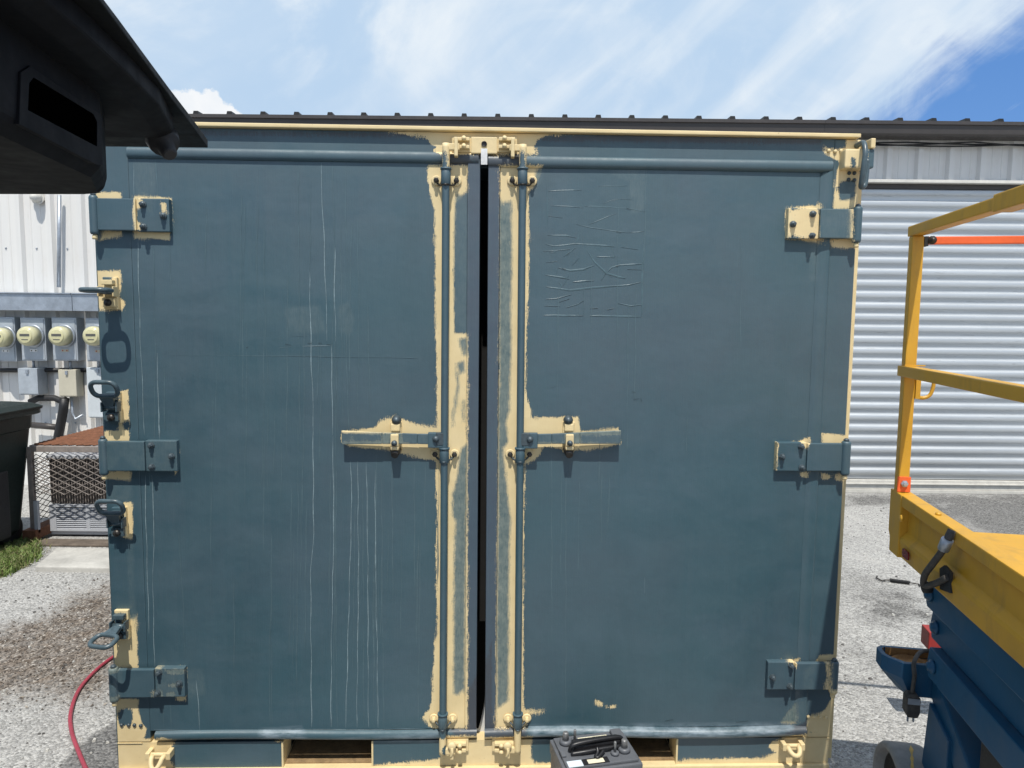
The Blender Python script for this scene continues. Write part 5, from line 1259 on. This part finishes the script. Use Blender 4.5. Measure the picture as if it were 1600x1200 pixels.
def build_lift():
    Y, B, O = M['lift_yellow'], M['lift_blue'], M['lift_orange']
    LEN, WID = 1.75, .76
    zl = LZ; zb = LP(1405, 873, 0)[1]; t = .034
    zr = LV(1420, 353, -.02)[1]; zm = LV(1412, 580, -.02)[1]
    print('lift', LO, 'zb', zb, 'rail', zr, zm)
    # platform: pressed side panels, floor, ends
    pf = MB()
    prof = [(0, zl), (0, zl-.036), (.022, zl-.046), (.022, zb+.085), (.004, zb+.068), (.0, zb+.058), (.006, zb+.006), (.010, zb), (.030, zb), (.030, zb+.060), (.045, zb+.088), (.045, zl)]
    for mir in (False, True):
        pr = [((WID-x) if mir else x, z) for x, z in prof]
        o = MB().prism(pr, -LEN, -.075, axis='y').build('side_panel', Y, LF, bevel=.0035)
        x0, x1 = (0, .045) if not mir else (WID-.045, WID)
        cp_ = MB().prism([(-.0745, zb+.0), (0.004, zb+.0), (.004, zb+.045), (.020, zb+.065), (.020, zl), (-.0745, zl)], x0-(.002 if not mir else 0), x1, axis='x').build('corner_plate', Y, o, bevel=.003)
        if not mir:
            v, z = LP(1411, 810, 0); MB().lathe([(.012, 0), (.010, .006), (0, .008)], (-.0021, v, z), (-1, 0, 0), 14).build('button', Y, cp_)
            v, z = LP(1417, 866, 0)
            MB().prism([(v+.014+.011*math.cos(a)-(.030 if math.cos(a) < 0 else 0), z+.014*math.sin(a)) for a in np.linspace(0, 2*math.pi, 20, endpoint=False)], -.006, -.0022, axis='x').build('reflector', M['reflector_red'], cp_)
            # stamped opening with black rim in the lower flange
            v, z = LP(1479, 908, 0)
            MB().prism([(v-.035, z-.020), (v+.030, z-.034), (v+.040, z+.020), (v+.012, z+.040), (v-.030, z+.034), (v-.028, z+.008)], -.0035, .003, axis='x').build('pocket_opening', M['black_rubber'], o)
            v, z = LP(1492, 800, 0)
            MB().lathe([(.008, 0), (.008, .004), (0, .007)], (.02, -.30, zl+.0005), (0, 0, 1), 12).build('button', Y, o)
    zf = LV(1560, 833, -.05)[1]; fl = MB().box(.046, WID-.046, -LEN, -.05, zf-.025, zf).build('platform_floor', Y, LF, bevel=.003)
    MB().box(.046, WID-.046, -LEN-.02, -LEN, zb, zl).build('end_panel', Y, LF, bevel=.004)
    # guardrails
    for mir in (False, True):
        x0, x1 = (0.0, t) if not mir else (WID-t, WID); xm = (x0+x1)/2; s = 1 if not mir else -1
        for v in (-.002, -LEN+.06):
            po = MB().box(x0, x1, v-t, v, zl-.14 if v > -1 else zl, zr-.032).build('rail_post', Y, LF, bevel=.004)
            cl = MB().box(x0-.003, x1+.003, v-t-.004, v-t-.0002, zl+.002, zl+.052).build('post_clamp', O, po, bevel=.002)
            MB().lathe([(.011, 0), (.011, .007), (.007, .008), (.007, .014), (0, .015)], (xm, v-t-.0042, zl+.030), (0, -1, 0), 6, smooth=False).build('bolt', M['galvanised'], cl)
        tr = MB().box(x0-.002, x1+.002, -LEN+.02, .006, zr-.0315, zr+.001).build('top_rail', Y, LF, bevel=.004)
        MB().box(x0-.006, x1+.006, -LEN+.02, -.55, zr-.037, zr+.006).build('rail_sleeve', Y, tr, bevel=.004)
        mr = MB().box(x0-.008*(s > 0)-.0, x1+.008*(s < 0), -LEN+.06, .008, zm-.017, zm+.017).build('mid_rail', Y, LF, bevel=.004)
        MB().box(x0-.004, x1+.022*(s > 0), -.046, -.0435, zm+.0175, zm+.022).build('rail_cap', Y, mr, bevel=.001)
        # welded tie loop under the mid rail
        lp = MB(); e = x1 if s > 0 else x0
        pts = [(e+s*.002, zm-.020), (e+s*.030, zm-.018), (e+s*.050, zm-.022), (e+s*.052, zm-.045), (e+s*.044, zm-.072), (e+s*.026, zm-.082), (e+s*.010, zm-.080), (e+s*.002, zm-.076)]
        lp.tube(smooth_path([(a, -.035, b) for a, b in pts], 5), .006, 8); lp.box(min(e, e+s*.014), max(e, e+s*.014), -.041, -.029, zm-.085, zm-.018)
        lp.build('tie_loop', Y, mr)
    ob = MB().box(t+.006, WID-t-.006, -.028, -.012, zr-.058, zr-.034).build('gate_bar', O, LF, bevel=.003)
    MB().lathe([(.013, 0), (.013, .01), (.008, .012), (.008, .02), (0, .021)], (t+.022, -.0285, zr-.046), (0, -1, 0), 10).build('gate_pivot', M['oily_bolt'], ob)
    MB().box(t+.0005, t+.012, -.036, -.006, zr-.064, zr-.034).build('gate_bracket', M['black_rubber'], ob)
    # folded scissor beams under the platform
    for mir in (False, True):
        for k, (zc, u) in enumerate(((zb-.065, .05), (zb-.165, .072), (zb-.265, .05))):
            x0 = u if not mir else WID-u-.04
            v0 = LP(1446, 940, .05)[0] if k < 2 else LP(1446, 940, .05)[0]-.05
            be = MB().prism([(-LEN+.1, zc-.046), (v0, zc-.046), (v0+.012, zc), (v0, zc+.046), (-LEN+.1, zc+.046)] if k else [(-LEN+.1, zc-.046), (v0-.01, zc-.046), (v0, zc-.03), (v0, zc+.060), (-LEN+.1, zc+.060)], x0, x0+.04, axis='x').build('scissor_arm', B, LF, bevel=.004)
            for vv in (v0-.035, -LEN/2): MB().lathe([(.020, 0), (.020, .008), (.013, .009), (.013, .016), (0, .018)], (x0-.0002 if not mir else x0+.0402, vv, zc), (-1 if not mir else 1, 0, 0), 14).build('pivot_pin', M['lift_blue'], be)
    MB().box(.10, WID-.10, -LEN+.2, -.45, .20, zb-.33).build('scissor_core', M['black_rubber'], LF, bevel=.01)
    # chassis
    zt = .40; ch = MB().box(.03, WID-.03, -LEN+.02, -.10, .11, .235); chs = ch.build('chassis', B, LF, bevel=.008)
    # outrigger tray at the far left corner with rusty cup well
    def tz(px, py, d): q = LI @ (at_y(px, py, d)-Vector((LO.x, LO.y, 0))); return q
    a = tz(1371, 1013, 2.22); b_ = tz(1470, 1020, 2.14)
    zt = a.z; u0, u1 = a.x, a.x+.36; v1 = a.y+.03; v0 = v1-.125; h = .105; w = .014
    out = [(u0+.012, v0+.035), (u0+.045, v0), (u1, v0), (u1, v1), (u0+.02, v1), (u0, v1-.02), (u0, v0+.055)]
    inn = [(u0+.022, v0+.045), (u0+.055, v0+w), (u0+.21, v0+w), (u0+.21, v1-w), (u0+.026, v1-w), (u0+w, v1-.026), (u0+w, v0+.062)]
    n = 7; m = MB()
    lo = [(x+max(0, (u0+.09-x))*.55, y) for x, y in out]
    v = [(x, y, zt) for x, y in out]+[(x, y, zt-.048) for x, y in out]+[(x, y, zt-h) for x, y in lo]+[(x, y, zt) for x, y in inn]+[(x, y, zt-.030) for x, y in inn]
    f = [(i, i+n, (i+1) % n+n, (i+1) % n) for i in range(n)]+[(i+n, i+2*n, (i+1) % n+2*n, (i+1) % n+n) for i in range(n)]+[(i, (i+1) % n, (i+1) % n+3*n, i+3*n) for i in range(n)]
    m.add(v, f+[list(range(3*n-1, 2*n-1, -1))], 0); m.add([q for q in v[3*n:]], [(i, i+n, (i+1) % n+n, (i+1) % n) for i in range(n)]+[list(range(n, 2*n))], 1)
    tr = m.build('outrigger_tray', [B, M['tray_rust']], LF, bevel=.003, fix=False)
    MB().lathe([(.030, 0), (.045, .001), (.050, .010), (.043, .011), (.040, .003)], (u0+.085, (v0+v1)/2, zt-.0298), (0, 0, 1), 26).build('cup_ring', M['tray_rust'], tr)
    MB().box(u0+.205, u0+.34, v0+.03, v1-.01, zt+.001, zt+.006).build('tray_cover', M['box_beige'], tr, bevel=.002)
    # sloping box arm from the tray down the side of the chassis
    u2, w2 = u0+.13, .10
    ya, za = v0-.0005, zt-.004
    pr = [(ya, za), (ya, zt-h+.004), (ya-.55, .16), (ya-.85, .13), (ya-.85, .24), (ya-.60, .27)]
    arm = MB().prism(pr, u2, u2+w2, axis='x').build('outrigger_arm', B, LF, bevel=.006)
    MB().prism([(ya-.02, zt-h-.002), (ya-.16, zt-h-.04), (ya-.16, .06), (ya-.01, .06), (ya+.03, .12)], u2-.012, u2+.010, axis='x').build('gusset_plate', B, arm, bevel=.004)
    MB().box(u2-.02, u2+w2+.02, ya-.50, ya-.40, .10, .245).box(u2-.012, u2+w2-.02, ya-.46, ya-.44, .2455, .30).build('pivot_bracket', B, arm, bevel=.012)
    MB().box(u2-.014, u2-.0005, ya-.62, ya-.50, .085, .15).build('hazard_plate', Y, arm, bevel=.002)
    for (vv, zz) in ((ya-.52, .135), (ya-.60, .105)): MB().lathe([(.010, 0), (.010, .006), (0, .008)], (u2-.0142, vv, zz), (-1, 0, 0), 12).build('bolt', B, arm)
    # plug hanging on its cord over the tray edge
    pl = tz(1424, 1100, 2.08)
    top = tz(1424, 1012, 2.10)
    pb = MB().prism([(pl.x-.014, pl.z-.036), (pl.x+.014, pl.z-.036), (pl.x+.020, pl.z-.02), (pl.x+.020, pl.z+.026), (pl.x+.012, pl.z+.036), (pl.x-.012, pl.z+.036), (pl.x-.020, pl.z+.026), (pl.x-.020, pl.z-.02)], pl.y-.018, pl.y+.018, axis='y').build('power_plug', M['loom_grimy'], LF, bevel=.004)
    MB().box(pl.x-.017, pl.x+.017, pl.y-.0195, pl.y-.0182, pl.z+.008, pl.z+.026).build('plug_patch', M['galvanised'], pb)
    for dx in (-.008, .008): MB().box(pl.x+dx-.002, pl.x+dx+.002, pl.y-.003, pl.y+.003, pl.z-.056, pl.z-.0362).build('plug_pin', M['galvanised'], pb)
    MB().tube(smooth_path([(pl.x, pl.y, pl.z+.03), (pl.x+.004, pl.y, pl.z+.09), (pl.x+.002, pl.y-.003, zt-.01), (pl.x+.010, pl.y+.025, zt+.014), (pl.x+.06, v0+.06, zt+.018), (pl.x+.13, v0+.075, zt+.008), (pl.x+.2, v0+.06, zt-.05)], 6), .0065, 8).build('plug_cord', M['loom_grimy'], pb)
    # cable loom from the side panel to the frame
    q = [LP(1483, 828, -.012), LP(1478, 850, -.018), LP(1473, 862, -.018), LP(1462, 882, -.022), LP(1452, 900, -.018), LP(1449, 915, -.012), LP(1462, 912, -.012), LP(1478, 902, -.01)]
    us = [-.004, -.018, -.02, -.03, -.03, -.02, -.014, -.006]
    lo_ = MB().tube(smooth_path([(u, a, b) for u, (a, b) in zip(us, q)], 6), [.011]*8+[.009]*35, 9).build('cable_loom', M['loom_grimy'], LF)
    q1, q2 = LP(1479, 843, -.02), LP(1474, 858, -.02); MB().tube([(-.018, *q1), (-.02, *q2)], .0145, 10).build('loom_tape', M['galvanised'], lo_)
    a_, b2 = LP(1446, 918, -.01); MB().lathe([(.014, -.01), (.016, 0), (.016, .012), (.008, .016), (0, .016)], (-.004, a_, b2), (-1, 0, 0), 12).build('loom_gland', M['black_rubber'], lo_)
    # wheels
    wc = tz(1388, 1206, 2.17); rr = .158
    for (u, v, sgn) in ((wc.x, wc.y, 1), (WID-wc.x-.0, wc.y, -1), (wc.x, wc.y-1.05, 1), (WID-wc.x, wc.y-1.05, -1)):
        c = (u, v, rr)
        ty = MB().lathe([(rr-.030, .030), (rr-.026, .006), (rr-.018, .0), (rr-.006, .003), (rr-.001, .010), (rr, .022), (rr, .095), (rr-.004, .112), (rr-.03, .12), (rr-.05, .11)], c, (sgn, 0, 0), 44).build('wheel', M['tyre_grey'], LF)
        MB().lathe([(0, .07), (rr-.10, .07), (rr-.095, .035), (rr-.088, .030), (rr-.075, .055), (rr-.045, .065), (rr-.0305, .030)], c, (sgn, 0, 0), 36).build('rim', M['black_rubber'], ty)
        MB().lathe([(.036, 0), (.036, .03), (.026, .036), (0, .036)], (u+sgn*.058, v, rr), (-sgn, 0, 0), 20).build('hub', M['galvanised'], ty)
        if sgn > 0 and v > -1.0:
            P2 = []
            sc_ = MB()
            for k in range(9):
                a = R(60+k*5.0); x = .040+.004*k; wd = (.002, .005, .003, .006, .002, .004, .007, .003, .001)[k]
                P2 += [(u+x-wd, v-(rr+.0012)*math.cos(a), rr+(rr+.0012)*math.sin(a)), (u+x+wd, v-(rr+.0012)*math.cos(a), rr+(rr+.0012)*math.sin(a))]
            sc_.add(P2, [(2*i, 2*i+1, 2*i+3, 2*i+2) for i in range(8)]).build('paint_scuff', M['scuff_yellow'], ty, fix=False)
        MB().cyl((u+sgn*.10, v, rr), (u+sgn*(.5 if True else .2), v, rr), .022, 12).build('axle', M['black_rubber'], LF) if sgn > 0 else None
    # red block seen under the scissor arms
    rq = LI @ (at_y(1452, 988, 2.75)-Vector((LO.x, LO.y, 0))); MB().box(rq.x, rq.x+.20, rq.y, rq.y+.08, rq.z-.075, rq.z).build('red_marker', M['red_block'], LF, bevel=.004)
build_lift()
def build_hook_tool():
    a, b = G(1371, 907), G(1437, 916)
    A, B2 = Vector((*a, .012)), Vector((*b, .012)); d = (B2-A).normalized(); n = Vector((-d.y, d.x, 0)); L = (B2-A).length
    root = tag(empty('hook_tool', (A.x, A.y, 0), math.atan2(d.y, d.x)), 'black tension spring with hooked wire ends lying on the asphalt', 'spring')
    sp = MB(); P = [(L*.30+L*.46*k/120, .009*math.cos(k*.9), .014+.009*math.sin(k*.9)) for k in range(121)]
    sp.tube(P, .0035, 6).build('coil', M['cable_black'], root)
    MB().cyl((L*.30, 0, .014), (L*.76, 0, .014), .0085, 10).build('sleeve', M['black_rubber'], root)
    MB().tube(smooth_path([(L*.30, 0, .014), (L*.2, -.004, .012), (L*.10, -.020, .010), (L*.02, .006, .010), (-.004, .018, .012), (.0, .034, .018)], 5), .0045, 8).build('hook', M['oily_bolt'], root)
    MB().tube(smooth_path([(L*.76, 0, .014), (L*.9, .006, .012), (L*.98, .004, .010), (L*1.0, -.018, .010), (L*.96, -.024, .012)], 5), .0040, 8).build('hook', M['oily_bolt'], root)
build_hook_tool()

# ------------------------------------------------------------------ the car the picture was taken from: rear faces right, tailgate open overhead
plain('car_black', (.004, .0042, .005), .6, var=.05, scale=5, spec=.2)
plain('trim_black', (.0032, .0036, .0058), .7, var=.06, scale=4, spec=.2)
plain('trim_under', (.0085, .0085, .0085), .75, var=.06, scale=5, spec=.2)
plain('recess_shade', (.0005, .0005, .0005), 1.0, spec=0.0)
plain('glass_dark', (.01, .012, .014), .06)
plain('lamp_red', (.20, .01, .01), .15)
plain('car_fabric', (.02, .02, .022), .95)
def build_car():
    root = tag(empty('car', (-2.6, .25, 0)), 'black car with its rear tailgate raised, reaching in at the upper left', 'car')
    ox, oy = -2.6, .25
    def at(px, py, z): q = at_z(px, py, z); return (q.x-ox, q.y-oy)
    zs = 1.97
    far = [at(325, 231, zs), at(300, 196, zs), at(265, 150, zs), at(225, 95, zs), at(185, 40, zs), at(155, 0, zs), at(120, -60, zs)]
    yc = .20                       # middle of the car in depth, relative to the empty
    # tail edge: curve above, mirrored to the other side of the car
    xm = far[-1][0]+.02
    edge = far+[(xm, yc+.07), (xm+.006, yc)]
    edge = edge+[(x, 2*yc-y) for x, y in edge[:-1][::-1]]
    xh = -.95                      # hinge line
    outl = edge+[(xh, 2*yc-edge[0][1]+.02), (xh, edge[0][1]-.02)]
    # side edge runs from the tip to the hinge
    sh = MB(); n = len(outl)
    zt = lambda x: zs+.004+.06*max(0, (edge[8][0]-x))/1.2
    top = [(x, y, zt(x)) for x, y in outl]; cx = sum(x for x, y in outl)/n; cy = yc
    mid = [(cx+(x-cx)*.94, cy+(y-cy)*.95, zt(x)+.010) for x, y in outl]
    bot = [(x, y, zs) for x, y in outl]
    f = [(i, (i+1) % n, (i+1) % n+n, i+n) for i in range(n)]+[(i+n, (i+1) % n+n, (i+1) % n+2*n, i+2*n) for i in range(n)]+[list(range(n))[::-1], list(range(2*n, 3*n))]
    tg = sh.add(bot+top+mid, f).build('tailgate', M['car_black'], root, bevel=.0015, ang=25)
    # trim inside the gate, its edge following the tail at a hand's width
    zi = zs-.022
    q = [at(272, 207, zi), at(250, 166, zi), at(200, 115, zi), at(130, 50, zi), at(70, 0, zi), at(10, -60, zi)]
    xe = q[-1][0]+.015
    q = q+[(xe, yc)]; q = q+[(x, 2*yc-y) for x, y in q[:-1][::-1]]
    tr = q+[(xh+.05, 2*yc-q[0][1]), (xh+.05, q[0][1])]; n = len(tr)
    low = [(x-.02, yc+(y-yc)*.99, zi-.010) for x, y in tr]
    MB().add([(x, y, zs-.0005) for x, y in tr]+[(x, y, zi) for x, y in tr]+low, [(i, (i+1) % n, (i+1) % n+n, i+n) for i in range(n)]+[(i+n, (i+1) % n+n, (i+1) % n+2*n, i+2*n) for i in range(n)]+[list(range(2*n, 3*n))]).build('inner_trim', M['trim_black'], tg, bevel=.004, seg=3, ang=20)
    # deep trim box with the pull recess
    zb = 1.842
    a, b_ = at(160, 277, zb), at(0, 200, zb)        # far and near foot of the face
    e = at(189, 304, zb)
    c0 = at(0, 323, zb)
    dirv = Vector((a[0]-b_[0], a[1]-b_[1])).normalized(); near = (a[0]-dirv.x*1.25, a[1]-dirv.y*1.25)
    pl = [near, a, (e[0]-.004, e[1]-.025), (e[0]-.02, e[1]), (e[0]-.05, e[1]+.012), (xh+.12, c0[1]+.03), (xh+.12, near[1])]
    n = len(pl)
    up = [(x, y, zi) for i, (x, y) in enumerate(pl)]
    lo = [(x, y, zb+.012) for x, y in pl]; lo2 = [(x-.014 if i in (0, 1, 2) else x, y-.012 if i in (3, 4, 5) else y, zb) for i, (x, y) in enumerate(pl)]
    bx = MB().add(up+lo+lo2, [(i, (i+1) % n, (i+1) % n+n, i+n) for i in range(n)]+[(i+n, (i+1) % n+n, (i+1) % n+2*n, i+2*n) for i in range(n)])
    bx.add(lo2, [list(range(n))], 1)
    bo = bx.build('trim_box', [M['trim_black'], M['trim_under']], tg, bevel=.008, seg=3, ang=25)
    # frame and recess of the pull on the box face
    def onface(px, py, out=0.0):
        P0 = Vector((a[0]+ox, a[1]+oy, zb)); nrm = Vector((dirv.y, -dirv.x, 0)); 
        if nrm.x < 0: nrm = -nrm
        P0 = P0+nrm*(out+.0005); v = ray(px, py); t = (P0-CAM).dot(nrm)/v.dot(nrm); w = CAM+v*t; return Vector((w.x-ox, w.y-oy, w.z)), nrm
    fr_px = [(33, 113), (48, 103), (152, 174), (160, 184), (160, 258), (152, 258), (30, 194)]
    ho_px = [(46, 130), (53, 121), (146, 178), (152, 190), (152, 229), (146, 226), (44, 172)]
    fo = [onface(*c, .002)[0] for c in fr_px]; hi = [onface(*c, .0018)[0] for c in ho_px]; nrm = onface(50, 150)[1]
    n = 7
    back = [p-nrm*.03 for p in hi]; fb = [p-nrm*.008 for p in fo]
    MB().add(fb+fo+hi+back, [(i, (i+1) % n, (i+1) % n+n, i+n) for i in range(n)]+[(i+n, (i+1) % n+n, (i+1) % n+2*n, i+2*n) for i in range(n)]+[(i+2*n, (i+1) % n+2*n, (i+1) % n+3*n, i+3*n) for i in range(n)]).build('pull_handle', M['trim_black'], bo, bevel=.0005)
    MB().add([p-nrm*.0005 for p in hi]+[p-nrm*.006 for p in hi], [list(range(n)), list(range(2*n-1, n-1, -1))]+[(i, i+n, (i+1) % n+n, (i+1) % n) for i in range(n)]).build('pull_shade_slab', M['recess_shade'], bo)  # flat black slab in place of the shade inside the recess
    # groove along the lower edge of the box
    g0, g1 = onface(-60, 168, .001)[0], onface(150, 272, .001)[0]
    # rubber stop near the tip
    s0 = at_z(253, 212, zi); s1 = at_y(266, 243, s0.y-.02)
    p0 = Vector((s0.x-ox, s0.y-oy, zi-.004)); p1 = Vector((s1.x-ox, s1.y-oy, s1.z))
    dd = (p1-p0)
    MB().tube([p0, p0+dd*.35, p0+dd*.4, p0+dd*.9, p1], [.024, .021, .013, .011, .008], 16).build('rubber_stop', M['black_rubber'], tg)
    # body behind the raised gate: shell with an open luggage bay
    hw = .95; y0, y1 = yc-hw, yc+hw; xr = -1.34-ox; xl = xr-4.3
    def sec(x, zt_, w, zb_): return [(x, yc-w*.96, zb_), (x, yc-w, .65), (x, yc-w, .95), (x, yc-w*.78, zt_-.08), (x, yc-w*.66, zt_), (x, yc+w*.66, zt_), (x, yc+w*.78, zt_-.08), (x, yc+w, .95), (x, yc+w, .65), (x, yc+w*.96, zb_)]
    secs = [sec(xr-.02, 1.70, hw*.97, .35), sec(xr-.30, 1.78, hw, .28), sec(xr-1.6, 1.80, hw, .25), sec(xr-2.4, 1.68, hw, .25), sec(xr-3.1, 1.08, hw*.98, .25), sec(xl+.15, .92, hw*.93, .28), sec(xl, .75, hw*.8, .35)]
    n = 10; m = MB(); v = [p for s in secs for p in s]
    m.add(v, [(i*n+k, i*n+k+1, (i+1)*n+k+1, (i+1)*n+k) for i in range(6) for k in range(n-1)]+[list(range(6*n, 7*n))]+[(i*n+9, i*n, (i+1)*n, (i+1)*n+9) for i in range(6)])
    m.build('body', M['car_black'], root, bevel=.02, seg=2, ang=25)
    MB().box(xr-1.2, xr-1.15, y0+.1, y1-.1, .36, 1.6).build('seat_back', M['car_fabric'], root, bevel=.03)
    MB().box(xr-1.15, xr-.03, y0+.1, y1-.1, .66, .70).build('cargo_floor', M['car_fabric'], root)
    bc = at_z(7, 1168, .74)
    bxr, byf = bc.x-ox, bc.y-oy
    bp = [(xr-.5, byf), (bxr-.10, byf), (bxr-.03, byf-.03), (bxr, byf-.12), (bxr+.05, yc), (bxr, 2*yc-byf+.12), (bxr-.03, 2*yc-byf+.03), (bxr-.10, 2*yc-byf), (xr-.5, 2*yc-byf), (xr-.18, 2*yc-byf+.1), (xr-.18, byf-.1)]
    MB().prism(bp, .34, .74, axis='z').build('bumper', M['trim_black'], root, bevel=.02, seg=3)
    for s in (1, -1):
        yw = yc+s*(hw-.10)
        MB().box(xr-.10, xr-.005, yw-.06, yw+.07, .82, 1.15).build('tail_lamp', M['lamp_red'], root, bevel=.02)
        MB().prism([(xr-.5, 1.02), (xr-1.5, 1.0), (xr-2.3, 1.0), (xr-2.25, 1.35), (xr-1.9, 1.60), (xr-.7, 1.62)], *sorted((yc+s*hw*.905, yc+s*hw*.925)), axis='y').build('side_window', M['glass_dark'], root)
        for xw in (xr-.85, xl+.85):
            c = (xw, yc+s*(hw-.005), .345)
            w = MB().lathe([(.22, .0), (.31, -.005), (.34, .03), (.345, .08), (.345, .18), (.33, .22), (.22, .23)], c, (0, -s, 0), 40).build('wheel', M['black_rubber'], root)
            MB().lathe([(0, .04), (.05, .02), (.09, .035), (.18, .02), (.215, .006), (.22, .0)], c, (0, -s, 0), 30).build('rim', M['galvanised'], w)
build_car()
